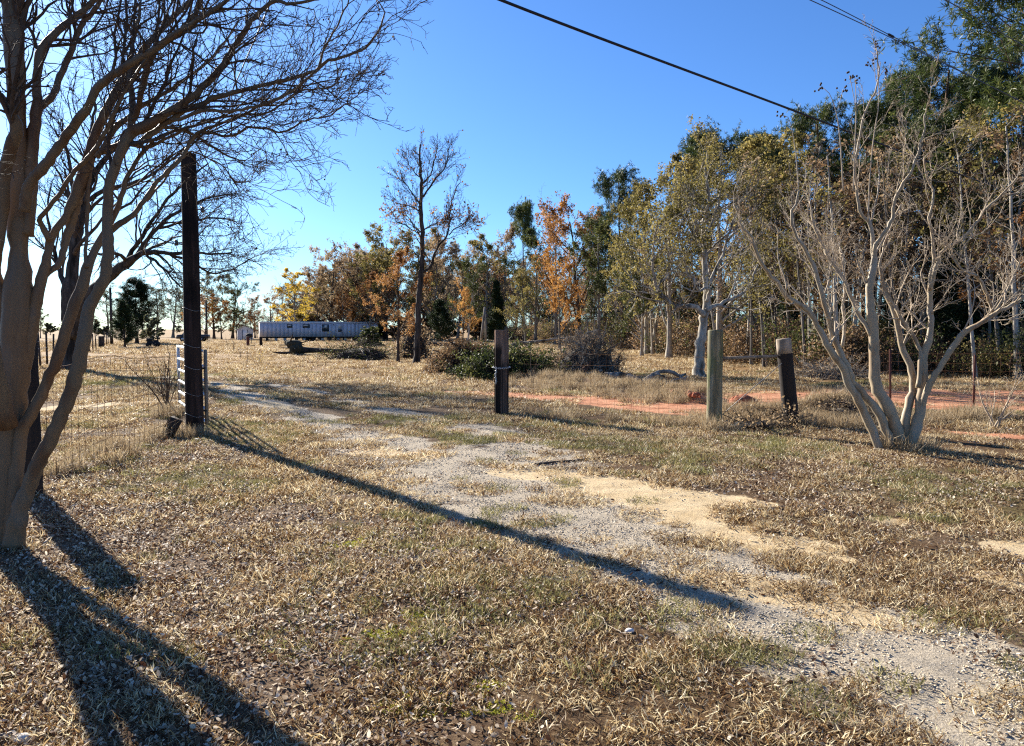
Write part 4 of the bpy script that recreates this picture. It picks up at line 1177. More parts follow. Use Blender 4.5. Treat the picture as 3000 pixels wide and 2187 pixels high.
# ---- near crape myrtle on the left
r = np.random.default_rng(901)
D0 = 5.45
LEFT = {   # name: (depth at start, change to the end, traced points)
 'T1': (5.45, .1, [(-6, 1640, 118), (-2, 1600, 98), (4, 1540, 90), (12, 1440, 88), (22, 1300, 84), (34, 1150, 84), (46, 1000, 84), (54, 880, 80), (55, 800, 64), (55, 738, 46), (55, 660, 62), (52, 600, 52), (53, 471, 44), (52, 382, 44), (48, 294, 46), (46, 210, 50), (40, 100, 52), (28, 0, 42), (10, -120, 36), (-20, -300, 26)]),
 'T0': (5.55, -.5, [(34, 1000, 50), (10, 880, 42), (-18, 800, 34), (-8, 720, 32), (6, 620, 32), (14, 520, 32), (30, 440, 34), (48, 380, 36), (20, 310, 26), (-6, 275, 20), (-60, 230, 16), (-140, 150, 12)]),
 'T00': (5.3, -.9, [(20, 1250, 60), (-20, 1050, 50), (-70, 850, 44), (-110, 650, 36), (-170, 400, 28), (-220, 100, 20)]),
 'A2': (5.5, .3, [(78, 690, 36), (88, 600, 34), (92, 471, 34), (99, 382, 31), (110, 312, 30), (110, 250, 22), (112, 177, 26), (128, 135, 22), (160, 100, 20), (196, 70, 18), (240, 35, 16), (285, -10, 14), (350, -90, 11)]),
 'A2b': (5.6, .35, [(112, 318, 22), (136, 300, 20), (158, 278, 19), (168, 250, 18), (178, 221, 18), (196, 177, 18), (212, 140, 17), (228, 95, 16), (250, 60, 15), (283, 20, 13), (320, -40, 11)]),
 'B': (5.35, -.5, [(72, 620, 32), (84, 550, 32), (106, 515, 30), (144, 471, 28), (188, 409, 26), (210, 376, 26), (232, 349, 25), (265, 307, 24), (278, 265, 22), (305, 245, 22), (336, 217, 22), (384, 186, 20), (442, 150, 18), (486, 119, 17), (530, 90, 16), (575, 62, 14), (640, 20, 12), (700, -30, 10)]),
 'K': (5.5, .25, [(70, 1080, 40), (90, 960, 40), (108, 880, 33), (122, 815, 30), (134, 775, 28), (141, 738, 22), (146, 702, 24), (158, 680, 22), (178, 655, 20), (196, 627, 21), (212, 596, 28), (232, 550, 36), (250, 500, 34), (262, 460, 32), (272, 420, 28), (287, 375, 25), (309, 330, 26), (327, 296, 25), (345, 262, 24), (372, 225, 22), (400, 180, 20), (430, 135, 18), (470, 90, 16), (520, 40, 14), (570, -10, 12), (650, -90, 9)]),
 'K2': (5.58, .1, [(134, 805, 20), (152, 788, 19), (168, 778, 18), (179, 762, 19), (186, 735, 20), (193, 700, 23), (206, 662, 26), (218, 620, 26), (232, 575, 24), (244, 530, 22)]),
 'Kl': (5.5, -.35, [(146, 704, 22), (134, 682, 20), (121, 660, 15), (115, 643, 14), (132, 622, 13), (155, 595, 13), (186, 550, 13), (212, 508, 13), (234, 484, 13), (256, 466, 14), (290, 420, 13), (322, 360, 12), (350, 300, 10), (390, 230, 9), (440, 160, 8)]),
 'C': (5.42, .2, [(30, 1590, 50), (46, 1400, 42), (62, 1270, 36), (84, 1225, 33), (115, 1168, 32), (155, 1083, 31), (186, 995, 32), (208, 920, 31), (224, 880, 32), (239, 846, 32), (249, 812, 31), (256, 778, 28), (267, 755, 23), (283, 728, 22), (300, 695, 20), (330, 640, 17), (352, 590, 15), (368, 530, 13), (400, 470, 11), (450, 410, 9)]),
 'C2': (5.5, .2, [(254, 785, 14), (250, 750, 11), (253, 715, 10), (256, 680, 11), (254, 650, 11), (258, 570, 12), (264, 510, 11), (276, 440, 9), (296, 370, 8), (320, 300, 7)]),
 'D': (5.38, -.1, [(40, 1600, 60), (56, 1500, 50), (80, 1437, 44), (106, 1371, 42), (140, 1304, 41), (180, 1218, 40), (214, 1130, 40), (236, 1040, 40), (252, 955, 36), (266, 892, 33), (287, 855, 32), (304, 822, 31), (312, 780, 30), (318, 727, 31), (316, 683, 29), (314, 638, 28), (317, 590, 28), (320, 555, 27), (325, 525, 28), (338, 482, 27), (358, 438, 28), (374, 408, 30), (390, 382, 30), (424, 372, 27), (462, 348, 25), (506, 323, 23), (555, 292, 21), (605, 243, 20), (649, 199, 19), (672, 165, 18), (692, 131, 17), (712, 98, 16), (730, 68, 14), (773, 25, 13), (810, 3, 11), (860, 12, 9), (935, -2, 7)]),
 'Dup': (5.4, .4, [(384, 400, 24), (390, 340, 22), (387, 305, 19), (385, 270, 16), (378, 235, 14), (375, 200, 12), (386, 140, 11), (400, 80, 10), (412, 10, 8)]),
 'Dup2': (5.4, -.3, [(392, 350, 18), (408, 310, 17), (412, 287, 16), (424, 230, 17), (442, 168, 20), (462, 140, 19), (486, 122, 18), (530, 88, 17), (566, 52, 15), (590, -5, 13), (640, -80, 10)]),
 'D3': (5.4, -.25, [(380, 420, 20), (400, 423, 18), (450, 388, 17), (506, 348, 16), (587, 305, 14), (680, 274, 13), (773, 249, 12), (848, 233, 11), (905, 215, 10), (929, 205, 10), (960, 180, 9), (1022, 165, 8), (1072, 137, 7), (1100, 105, 6), (1115, 81, 6), (1125, 37, 4), (1105, 0, 3)]),
 'D4': (5.3, -.3, [(500, 350, 11), (524, 352, 10), (560, 335, 10), (605, 323, 10), (660, 326, 9), (700, 323, 9), (773, 308, 8), (835, 280, 8), (880, 248, 7), (929, 205, 7), (945, 160, 7), (960, 124, 6), (980, 85, 5), (997, 56, 5), (1022, 0, 4)]),
 'D2': (5.4, .15, [(320, 680, 20), (340, 665, 19), (356, 655, 19), (380, 638, 16), (404, 612, 14), (431, 577, 13), (462, 529, 12), (490, 505, 12), (512, 485, 12), (530, 462, 11), (543, 448, 11), (568, 400, 12), (600, 380, 9), (636, 367, 8), (711, 339, 7), (761, 311, 6), (810, 290, 5), (880, 262, 4)]),
 'D5': (5.5, .1, [(590, 386, 8), (630, 392, 8), (667, 401, 8), (700, 390, 7), (730, 373, 7), (786, 379, 7), (823, 389, 6), (855, 375, 6), (885, 358, 5), (925, 347, 5), (960, 342, 4), (997, 317, 4), (1028, 299, 3)]),
 'D6': (5.5, .3, [(400, 430, 10), (440, 430, 9), (500, 400, 8), (560, 370, 8), (640, 345, 7), (720, 335, 7), (790, 330, 6), (870, 270, 5), (930, 262, 5), (980, 250, 4), (1010, 200, 3), (1035, 215, 3)]),
 'E1': (5.5, .4, [(283, 462, 17), (320, 405, 16), (345, 367, 15), (376, 343, 14), (420, 310, 12), (470, 280, 11), (540, 235, 9), (610, 180, 8), (660, 120, 6), (700, 60, 5)]),
 'E2': (5.5, .5, [(300, 446, 18), (340, 428, 16), (380, 404, 15), (430, 380, 13), (490, 372, 11), (560, 392, 9), (620, 430, 7), (680, 465, 5), (720, 470, 3)]),
 'E3': (5.55, .5, [(430, 590, 6), (470, 545, 6), (520, 470, 5), (560, 445, 5), (600, 460, 4), (650, 485, 4), (690, 535, 4), (720, 530, 3)]),
}
SG = [g for g in (G(28, 1628),)]
roots = thing('crape_myrtle', 'large leafless crape myrtle with smooth brown trunks at the left edge of the photo', 'tree', (SG[0][0], SG[0][1], float(gz(SG[0][0], SG[0][1]))))
lim = []
for nm, (d0, dd, pts) in LEFT.items():
    q, rr = px_line(pts, d0, dd)
    if nm == 'T1': q[0, 2] = roots.location.z - .06
    if nm in ('C', 'D'): q[0, 2] = min(q[0, 2], roots.location.z + .02)
    n = max(14, int(len(pts) * 3))
    q, rr = knobbly(q, rr, n, r, .035, .003)
    lim.append((nm, q, rr))
    mb = MB().tube(q, rr, 12 if rr[0] > .03 else 8)
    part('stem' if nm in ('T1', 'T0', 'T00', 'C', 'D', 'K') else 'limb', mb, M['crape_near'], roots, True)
def twig_tree(lines, r, counts, seeds_n=0, first=.35, bias=None, up=.03, minr=.0022, rr1=.45):
    """sub branches of hand traced limbs, level by level"""
    Pn, Rn = [], []
    for q, rr, f in lines:
        a, b = resample(q, rr, 24)
        i0 = int(f * 24)
        a, b = resample(a[i0:], b[i0:], 12)
        Pn.append(a); Rn.append(b)
    Pn = np.stack(Pn); Rn = np.stack(Rn)
    L = np.linalg.norm(np.diff(Pn, axis=1), axis=2).sum(1)
    lv = []
    P1, R1 = grow(Pn, Rn, counts[0], .05, 1., (.35, .95), 0, 8, .18, up, rr1, r, minr * 1.6, .3, abslen=.85, bias=bias)
    P2, R2 = grow(P1, R1, counts[1], .15, 1., (.35, .95), .5, 6, .20, up, .6, r, minr * 1.2, .4, bias=bias)
    P3, R3 = grow(P2, R2, counts[2], .15, 1., (.4, 1.0), .5, 4, .22, up, .65, r, minr, .5)
    P4, R4 = grow(P3, R3, counts[3], .3, 1., (.4, 1.0), .5, 3, .25, up, .8, r, minr * .8, .6)
    return P1, R1, P2, R2, P3, R3, P4, R4

r = np.random.default_rng(902)
starts = {'T1': .72, 'T0': .7, 'T00': .5, 'A2': .55, 'A2b': .4, 'B': .5, 'K': .6, 'Kl': .55, 'C': .75, 'C2': .5, 'D': .58, 'Dup': .25, 'Dup2': .25, 'D3': .2, 'D4': .1, 'D2': .45, 'D5': .1, 'D6': .15, 'E1': .25, 'E2': .2, 'E3': .2}
tw = twig_tree([(q, rr, starts[nm]) for nm, q, rr in lim if nm in starts], r, (11, 5, 4, 2), bias=np.array([.02, -.01, .0]))
V, Fq = build_tubes([(tw[0], tw[1], 5), (tw[2], tw[3], 4), (tw[4], tw[5], 3), (tw[6], tw[7], 3)])
off = np.array(roots.location)
obj('crown', mesh_from('crown', V - off, [Fq], [M['twig']], True), roots)
# a few seed pods still hanging on the tips
ends = tw[6][:, -1]; ends = ends[r.choice(len(ends), 110, replace=False)]
mb = MB()
for e in ends:
    for _ in range(r.integers(1, 4)):
        mb.blob(e + r.normal(0, .012, 3), [.007] * 3, 1, .1, 6, 4)
part('seed_pod', mb, M['pod'], roots, kind='stuff')

# ---- pale crape myrtle on the right
r = np.random.default_rng(911)
def z6(l, w0, w1):   # from crop (2000,730), scale 2.263
    n = len(l); return [(2000 + x / 2.263, 730 + y / 2.263, w0 + (w1 - w0) * i / max(1, n - 1)) for i, (x, y) in enumerate(l)]
RIGHT = {
 'S1': (9.95, -.5, z6([(1320, 1290), (1200, 1080), (1090, 870), (1050, 770), (960, 640), (880, 480), (800, 380), (700, 320)], 26, 14) + [(2278, 830, 12), (2239, 788, 11), (2220, 753, 10), (2208, 718, 9), (2197, 687, 8), (2173, 667, 7), (2164, 636, 6), (2150, 600, 5)]),
 'S1b': (10.0, -.3, z6([(1400, 1290), (1320, 1130), (1230, 1000), (1130, 890), (1090, 790), (1030, 660), (990, 560), (950, 400), (880, 150), (820, 20)], 26, 11) + [(2350, 718, 9), (2329, 687, 8), (2317, 628, 7), (2333, 597, 6), (2340, 560, 5)]),
 'S2': (10.0, .1, z6([(1455, 1310), (1370, 1070), (1290, 940), (1270, 750), (1262, 560), (1250, 400), (1240, 240), (1265, 110)], 40, 20) + [(2562, 760, 17), (2558, 733, 14), (2554, 683, 12), (2543, 648, 11), (2519, 624, 9), (2511, 558, 8), (2504, 500, 7), (2512, 430, 6), (2535, 330, 5), (2574, 240, 4), (2566, 140, 3)]),
 'S2l': (10.0, .5, z6([(1262, 600), (1210, 500), (1150, 400), (1090, 250), (1030, 150), (960, 40)], 13, 10) + [(2418, 735, 9), (2395, 690, 8), (2380, 640, 6), (2372, 590, 5)]),
 'S2r': (10.05, -.4, [(2556, 790, 13), (2562, 750, 12), (2566, 721, 11), (2593, 679, 10), (2612, 644, 10), (2620, 601, 9), (2638, 550, 8), (2663, 515, 7), (2690, 450, 6), (2707, 385, 5), (2712, 330, 4)]),
 'S3': (10.0, .4, z6([(1470, 1250), (1490, 1080), (1530, 900), (1510, 780), (1440, 600), (1400, 420), (1350, 300)], 26, 13) + [(2585, 820, 10), (2578, 770, 8), (2590, 720, 7), (2610, 660, 6), (2640, 600, 5)]),
 'S4': (9.95, .1, z6([(1500, 1320), (1560, 1130), (1590, 960), (1600, 720), (1640, 560), (1640, 300)], 34, 15) + [(2729, 803, 13), (2737, 785, 12), (2735, 745, 10), (2733, 710, 9), (2727, 667, 8), (2721, 628, 7), (2735, 570, 6), (2716, 520, 5), (2708, 460, 4)]),
 'S4r': (9.95, -.4, [(2726, 850, 13), (2737, 800, 12), (2749, 764, 11), (2756, 745, 10), (2772, 725, 10), (2803, 710, 10), (2842, 675, 9), (2869, 640, 8), (2892, 609, 7), (2920, 585, 7), (2947, 558, 6), (2978, 523, 4)]),
 'S5': (9.95, -.6, z6([(1585, 1080), (1610, 960), (1680, 830), (1760, 700), (1860, 560), (1960, 500), (2060, 430), (2150, 390), (2260, 320)], 20, 10) + [(3050, 830, 8), (3110, 770, 6)]),
 'S5b': (9.9, -.2, [(2910, 920, 10), (2893, 862, 10), (2870, 820, 8), (2853, 805, 8), (2814, 785, 6), (2780, 740, 4)]),
 'S5c': (9.9, .3, z6([(1750, 720), (1850, 590), (1930, 520), (2020, 470)], 11, 8) + [(2930, 890, 7), (2960, 830, 6), (2985, 770, 5)]),
 'S6': (9.9, .4, z6([(1560, 920), (1580, 700), (1560, 640), (1440, 440), (1400, 390)], 15, 9) + [(2600, 860, 7), (2580, 800, 5)]),
 'S7': (10.2, .6, z6([(1060, 650), (1075, 520), (1060, 400), (1075, 250)], 10, 6) + [(2470, 780, 5), (2460, 720, 4)]),
}
gR = G(2640, 1316)
rt = thing('crape_myrtle', 'leafless pale barked crape myrtle fanning from one base on the right', 'tree', (gR[0], gR[1], float(gz(gR[0], gR[1]))))
lim = []
for nm, (d0, dd, pts) in RIGHT.items():
    q, rr = px_line(pts, d0, dd)
    if nm in ('S1', 'S1b', 'S2', 'S4', 'S3'): q[0, 2] = rt.location.z - .05
    q, rr = knobbly(q, rr, max(14, len(pts) * 3), r, .05, .006)
    lim.append((q, rr, .4))
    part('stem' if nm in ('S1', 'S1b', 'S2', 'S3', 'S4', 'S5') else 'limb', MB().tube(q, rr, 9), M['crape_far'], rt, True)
tw = twig_tree(lim, r, (10, 6, 4, 2), up=.07, bias=np.array([.0, 0, .03]), minr=.0024, rr1=.36)
V, Fq = build_tubes([(tw[0], tw[1], 5), (tw[2], tw[3], 4), (tw[4], tw[5], 3), (tw[6], tw[7], 3)])
obj('crown', mesh_from('crown', V - np.array(rt.location), [Fq], [M['twig_pale']], True), rt)
# tall whippy shoots with old seed heads above the crown
mb = MB(); pods = MB()
for pts in ([(2543, 648, 5), (2548, 520, 4), (2560, 400, 4), (2575, 300, 3), (2572, 220, 3), (2568, 140, 2)], [(2500, 560, 5), (2505, 420, 4), (2508, 320, 3), (2506, 230, 2)],
            [(2470, 560, 5), (2462, 420, 4), (2450, 330, 3), (2430, 275, 2), (2408, 255, 2)], [(2340, 560, 4), (2330, 440, 3), (2312, 350, 2), (2290, 338, 2)], [(2566, 240, 2), (2590, 205, 2)], [(2560, 210, 2), (2545, 185, 2)], [(2508, 320, 2), (2490, 225, 2)], [(2455, 320, 2), (2470, 262, 2)]):
    q, rr = px_line(pts, 10.); q, rr = resample(q, rr, 12); mb.tube(q, rr, 4)
    for _ in range(7): pods.blob(q[-1] + r.normal(0, .035, 3), [.014] * 3, 2, .1, 6, 4)
part('shoot', mb, M['twig_pale'], rt, True, kind='stuff'); part('seed_pod', pods, M['pod'], rt, kind='stuff')

# ---- big bare tree in mid distance on the left
r = np.random.default_rng(921)
BIG = {
 'a': (30, .5, [(200, 1084, 66), (204, 1050, 52), (208, 980, 48), (208, 930, 50), (205, 859, 48), (212, 800, 34), (216, 771, 30), (222, 705, 30), (243, 616, 24), (258, 550, 20), (290, 490, 16), (327, 440, 12), (370, 380, 8)]),
 'b': (30, -2.5, [(212, 985, 44), (224, 925, 40), (243, 893, 38), (287, 842, 34), (331, 803, 30), (376, 770, 27), (402, 748, 18), (430, 741, 15), (462, 740, 13), (500, 744, 11), (560, 740, 9), (620, 745, 6), (680, 740, 4)]),
 'c': (29.5, -.5, [(376, 771, 16), (384, 735, 14), (415, 700, 12), (450, 640, 10), (500, 575, 8), (560, 520, 6), (610, 480, 4)]),
 'd': (29, -1, [(390, 760, 14), (430, 705, 12), (480, 650, 10), (540, 610, 8), (600, 585, 6), (660, 570, 4)]),
 'e': (30, 1, [(205, 865, 20), (190, 832, 17), (176, 805, 14), (166, 765, 11), (150, 700, 9), (140, 620, 6), (150, 540, 4)]),
 'f': (30.5, 2, [(230, 660, 16), (215, 590, 13), (205, 500, 10), (190, 420, 7), (180, 350, 4)]),
 'g': (30, -1, [(250, 590, 14), (300, 560, 12), (360, 545, 10), (430, 520, 8), (500, 470, 6), (560, 420, 4)]),
 'h': (29, -2, [(420, 742, 9), (450, 760, 8), (490, 800, 6), (530, 840, 4), (545, 850, 3)]),
 'i': (30.5, 1, [(268, 530, 12), (262, 450, 10), (270, 370, 8), (280, 300, 6), (300, 240, 3)]),
 'j': (29, -2, [(500, 745, 8), (560, 770, 7), (620, 800, 5), (680, 790, 4), (730, 760, 3)]),
 'k': (29, -2, [(460, 670, 8), (540, 650, 7), (620, 640, 5), (690, 650, 4)]),
}
gB = PX(200, 30)
bt = thing('big_bare_tree', 'big dark leafless tree in the field, one long limb reaching right behind the gate pole', 'tree', gB)
lim = []
for nm, (d0, dd, pts) in BIG.items():
    q, rr = px_line(pts, d0, dd)
    if nm == 'a': q[0, 2] = gB[2] - .1
    q, rr = knobbly(q, rr, max(12, len(pts) * 3), r, .04, .02)
    lim.append((q, rr, .45 if nm in 'ab' else .15))
    part('trunk' if nm == 'a' else 'limb', MB().tube(q, rr, 9), M['bark_dark'], bt, True)
Pn = np.stack([resample(q[int(f * len(q)):], rr[int(f * len(q)):], 12)[0] for q, rr, f in lim]); Rn = np.stack([resample(q[int(f * len(q)):], rr[int(f * len(q)):], 12)[1] for q, rr, f in lim])
P1, R1 = grow(Pn, Rn, 11, .05, 1., (.4, 1.0), 0, 8, .15, .04, .5, r, .012, .3, abslen=2.6)
P2, R2 = grow(P1, R1, 6, .15, 1., (.4, .9), .5, 6, .18, .04, .55, r, .009, .4)
P3, R3 = grow(P2, R2, 5, .15, 1., (.4, .9), .5, 4, .2, .04, .6, r, .007, .5)
P4, R4 = grow(P3, R3, 2, .3, 1., (.4, .9), .6, 3, .2, .03, .7, r, .006, .6)
V, Fq = build_tubes([(P1, R1, 5), (P2, R2, 3), (P3, R3, 3), (P4, R4, 3)])
obj('crown', mesh_from('crown', V - gB, [Fq], [M['twig']], False), bt)

# ---- tall bare tree in the clearing
r = np.random.default_rng(931)
def zc(l, w0, w1):   # crop (900,400), scale 2.1433
    n = len(l); return [(900 + x / 2.1433, 400 + y / 2.1433, w0 + (w1 - w0) * i / max(1, n - 1)) for i, (x, y) in enumerate(l)]
TALL = {
 'a': (35.5, 0, [(1219, 1068, 30), (1221, 1045, 20), (1224, 960, 18), (1228, 880, 17)] + zc([(712, 900), (722, 780), (722, 640), (716, 500), (716, 380), (716, 300), (710, 200), (706, 120), (712, 50)], 16, 4)),
 'b': (35.5, -.6, zc([(718, 385), (750, 350), (780, 300), (820, 250), (860, 200), (880, 140), (890, 70)], 9, 3)),
 'c': (35.5, .6, zc([(716, 310), (740, 280), (775, 240), (790, 180), (810, 110), (822, 40)], 8, 3)),
 'd': (35.5, -.5, zc([(720, 850), (770, 820), (800, 740), (830, 680), (870, 640), (888, 590), (895, 500), (905, 420), (935, 330), (962, 290)], 12, 3)),
 'e': (35.5, -1, zc([(890, 620), (930, 580), (980, 550), (1040, 535)], 5, 2)),
 'f': (35.5, 1, zc([(716, 420), (680, 390), (640, 330), (600, 280), (560, 260)], 7, 2)),
 'g': (35.5, 0, zc([(718, 600), (680, 600), (620, 560), (570, 540), (540, 480)], 6, 2)),
 'h': (35.5, 0, zc([(722, 600), (760, 570), (820, 545), (860, 540)], 6, 2)),
 'i': (35.5, .5, zc([(716, 480), (670, 450), (610, 430), (560, 420)], 6, 2)),
 'j': (35.5, .5, zc([(712, 260), (670, 220), (630, 160), (640, 110)], 5, 2)),
}
gT = PX(1219, 35.5)
tt = thing('tall_bare_tree', 'tallest lone bare tree of the clearing, forked against the sky with a few brown leaves', 'tree', gT)
lim = []
for nm, (d0, dd, pts) in TALL.items():
    q, rr = px_line(pts, d0, dd)
    if nm == 'a': q[0, 2] = gT[2] - .1
    rr = rr * (1 if nm == 'a' else .72)
    q, rr = knobbly(q, rr, max(12, len(pts) * 3), r, .04, .015)
    lim.append((q, rr, .5 if nm == 'a' else .1))
    part('trunk' if nm == 'a' else 'limb', MB().tube(q, rr, 8), M['bark_dark'], tt, True)
Pn = np.stack([resample(q[int(f * len(q)):], rr[int(f * len(q)):], 12)[0] for q, rr, f in lim]); Rn = np.stack([resample(q[int(f * len(q)):], rr[int(f * len(q)):], 12)[1] for q, rr, f in lim])
Rn = Rn * .8
P1, R1 = grow(Pn, Rn, 12, .05, 1., (.4, 1.0), 0, 7, .13, .08, .4, r, .009, .4, abslen=1.3)
P2, R2 = grow(P1, R1, 7, .1, 1., (.4, .9), .5, 5, .16, .08, .6, r, .007, .5)
P3, R3 = grow(P2, R2, 4, .1, 1., (.4, .9), .55, 4, .2, .05, .7, r, .007, .6)
lc = along(P3, 1, r, .05); lc = lc[(lc[:, 2] < P(1230, 590, 35)[2]) & (r.uniform(0, 1, len(lc)) < .75) | (r.uniform(0, 1, len(lc)) < .12)]
cm = crown_mesh('crown', [(P1, R1, 4), (P2, R2, 3), (P3, R3, 3)], lc, .11, r)
for v in cm.vertices: v.co -= Vector(gT)
obj('crown', cm, tt)
# small rust tree to its left
plant_px('decid', 1, 1166, 37, 740, 'small rust leaved tree with a thin dark trunk just left of the tall bare tree', leaf='leaf_rust', bark='bark_dark', wide=.95, rz=2.)

# ---- oak with the pale trunk in front of the wood
r = np.random.default_rng(941)
def z7(l, w0, w1):   # crop (1600,800), scale 4.526
    n = len(l); return [(1600 + x / 4.526, 800 + y / 4.526, w0 + (w1 - w0) * i / max(1, n - 1)) for i, (x, y) in enumerate(l)]
OAK = {
 'a': (25.5, .3, [(2048, 1112, 56)] + z7([(2025, 1330), (2030, 1200), (2045, 1050), (2065, 850), (2090, 650), (2110, 480), (2130, 300), (2120, 120), (2110, 0)], 34, 17) + [(2064, 740, 14), (2062, 660, 12), (2075, 580, 9), (2068, 500, 6), (2072, 450, 4)]),
 'b': (25.5, -1.8, z7([(2090, 560), (2000, 470), (1900, 440), (1760, 450), (1650, 400), (1540, 290), (1460, 170), (1430, 40)], 18, 9) + [(1912, 770, 7), (1918, 700, 5), (1930, 640, 3)]),
 'c': (25.5, 1.4, z7([(2120, 500), (2180, 470), (2260, 430), (2400, 370), (2560, 300), (2680, 200)], 16, 7) + [(2210, 800, 5), (2225, 730, 3)]),
 'd': (25.5, -1, z7([(2125, 380), (2180, 260), (2120, 200), (2030, 240), (1980, 180), (1940, 90), (1880, 0)], 10, 6) + [(2000, 730, 5), (1985, 660, 3)]),
 'e': (25.5, 1, [(2070, 860, 9), (2090, 800, 8), (2120, 740, 7), (2140, 670, 6), (2165, 600, 4)]),
 'f': (25.5, -1, [(2062, 760, 9), (2035, 700, 8), (2015, 640, 6), (2005, 580, 4)]),
 'g': (25.5, 1, [(2064, 690, 8), (2095, 630, 7), (2110, 560, 5), (2130, 500, 3)]),
}
gO = PX(2048, 25.5)
ot = thing('oak_tree', 'oak with a pale trunk and crooked limbs, standing left of the mossy post', 'tree', gO)
lim = []
for nm, (d0, dd, pts) in OAK.items():
    q, rr = px_line(pts, d0, dd)
    if nm == 'a': q[0, 2] = gO[2] - .1
    q, rr = knobbly(q, rr, max(12, len(pts) * 3), r, .05, .02)
    lim.append((q, rr, .5 if nm == 'a' else .2))
    part('trunk' if nm == 'a' else 'limb', MB().tube(q, rr, 9), M['bark_pale'], ot, True)
Pn = np.stack([resample(q[int(f * len(q)):], rr[int(f * len(q)):], 12)[0] for q, rr, f in lim]); Rn = np.stack([resample(q[int(f * len(q)):], rr[int(f * len(q)):], 12)[1] for q, rr, f in lim])
P1, R1 = grow(Pn, Rn, 12, .05, 1., (.4, 1.1), 0, 8, .17, .05, .5, r, .012, .35, abslen=1.9)
P2, R2 = grow(P1, R1, 6, .15, 1., (.4, 1.0), .5, 6, .2, .04, .6, r, .008, .45)
P3, R3 = grow(P2, R2, 5, .15, 1., (.4, 1.0), .5, 4, .22, .03, .7, r, .006, .6)
lc = along(P3, 8, r, .07); lc = lc[fbm(lc[:, 0] * .9, lc[:, 1] * .9 + lc[:, 2], 7, 2) > .40]
cm = crown_mesh('crown', [(P1, R1, 4), (P2, R2, 3), (P3, R3, 3)], lc, .085, r)
for v in cm.vertices: v.co -= Vector(gO)
cm.materials[0] = M['bark_pale']; cm.materials[1] = M['leaf_olive']
obj('crown', cm, ot)

# ------------------------------------------------------------------ gate pole, posts, gate
r = np.random.default_rng(951)
def round_post(p, h, rad, top_rad=None, lean=(0, 0), n=14, sides=20, flat=.0):
    """slightly uneven round post with a softly worn top"""
    top_rad = top_rad or rad
    z = np.concatenate([np.linspace(-.3, h - .02, n), [h - .008, h, h]])
    rr = np.concatenate([np.linspace(rad, top_rad, n) * (1 + r.normal(0, .012, n)), [top_rad * .96, top_rad * .86, top_rad * .01]])
    x = p[0] + lean[0] * z / h + np.concatenate([np.cumsum(r.normal(0, .0025, n)), [0, 0, 0]])
    x[-3:] = x[-4] ; y = p[1] + lean[1] * z / h
    mb = MB(); mb.tube(np.stack([x, y, p[2] + z], 1), rr, sides, False)
    return mb

gp_ = PX(566, 11.4)
tall = thing('gate_pole', 'tall dark creosoted gate pole standing left of the driveway', 'pole', gp_)
hp = P(566, 451, 11.4)[2] - gp_[2]
part('shaft', round_post(gp_, hp, .132, .11), M['creosote'], tall, True)
# a thin pale split strip nailed at its right side and staples with wire turns
mb = MB()
for zz in (1.02, .62, 1.35, .3, 1.9):
    a = np.linspace(-.3, 2.6, 9) + 3.3
    mb.tube(np.stack([gp_[0] + .137 * np.cos(a), gp_[1] + .137 * np.sin(a), gp_[2] + zz + .03 * np.sin(a * 2)], 1), [.003] * 9, 5)
part('wire_turn', mb, M['grey_wire'], tall, kind='stuff')
def insulator(base, outw):
    mb = MB(); o = np.asarray(outw, float)
    mb.tube([base, base + o * .07], [.008, .008], 6)
    b = base + o * .085
    mb.tube([b + [0, 0, -.045], b + [0, 0, -.03], b + [0, 0, -.01], b, b + [0, 0, .015], b + [0, 0, .04]], [.018, .03, .03, .016, .028, .02], 10)
    return mb
part('insulator', insulator(np.array([gp_[0] - .12, gp_[1] - .02, P(540, 712, 11.4)[2]]), (-1, 0, 0)), M['ceramic'], tall, True)
part('insulator', insulator(np.array([gp_[0] + .12, gp_[1] - .02, P(590, 615, 11.4)[2]]), (1, 0, 0)), M['ceramic'], tall, True)
part('bolt', MB().tube([[gp_[0] + .02, gp_[1] - .13, P(570, 490, 11.4)[2]], [gp_[0] + .02, gp_[1] - .10, P(570, 490, 11.4)[2]]], [.014, .014], 8), M['dark_void'], tall)
# thin service wire from the pole top
q = np.array([P(592, 476, 11.35), P(640, 360, 10.4), P(690, 245, 9.4), P(760, 85, 8.), P(860, -150, 6.6)])
solo('service_wire', MB().tube(resample(q, [.007] * 5, 20)[0], [.007] * 20, 6), M['cable'], 'thin straight wire rising from the top of the tall gate pole through the branches', 'wire', q[0])

gs = PX(1469, 14.15)
zt = P(1469, 967, 14.15)[2]
sq = thing('gate_post', 'square brown timber gate post with black stains and a chain round it', 'post', gs)
mb = MB(); hw = .127; hh = zt - gs[2]
ca, sa = math.cos(.10), math.sin(.10)
cor = [(-1, -1), (1, -1), (1, 1), (-1, 1)]; ring = []
for cx, cy in cor:   # chamfered corners
    for k in (0, 1):
        d = .012
        x = cx * (hw - (d if k == (0 if cx * cy > 0 else 1) else 0)); y = cy * (hw - (d if k == (1 if cx * cy > 0 else 0) else 0))
        ring.append((x * ca - y * sa, x * sa + y * ca))
lv = [(-.3, 1), (.2, 1), (.5, .995), (.9, 1), (1.3, .99), (hh - .012, .985), (hh, .95)]
V = [(gs[0] + x * k, gs[1] + y * k, gs[2] + z) for z, k in lv for x, y in ring]
n8 = 8
Fq = [(j * n8 + i, j * n8 + (i + 1) % n8, (j + 1) * n8 + (i + 1) % n8, (j + 1) * n8 + i) for j in range(len(lv) - 1) for i in range(n8)]
mb.add(V, Fq, [list(range((len(lv) - 1) * n8, len(lv) * n8))])
part('timber', mb, M['square_post'], sq)
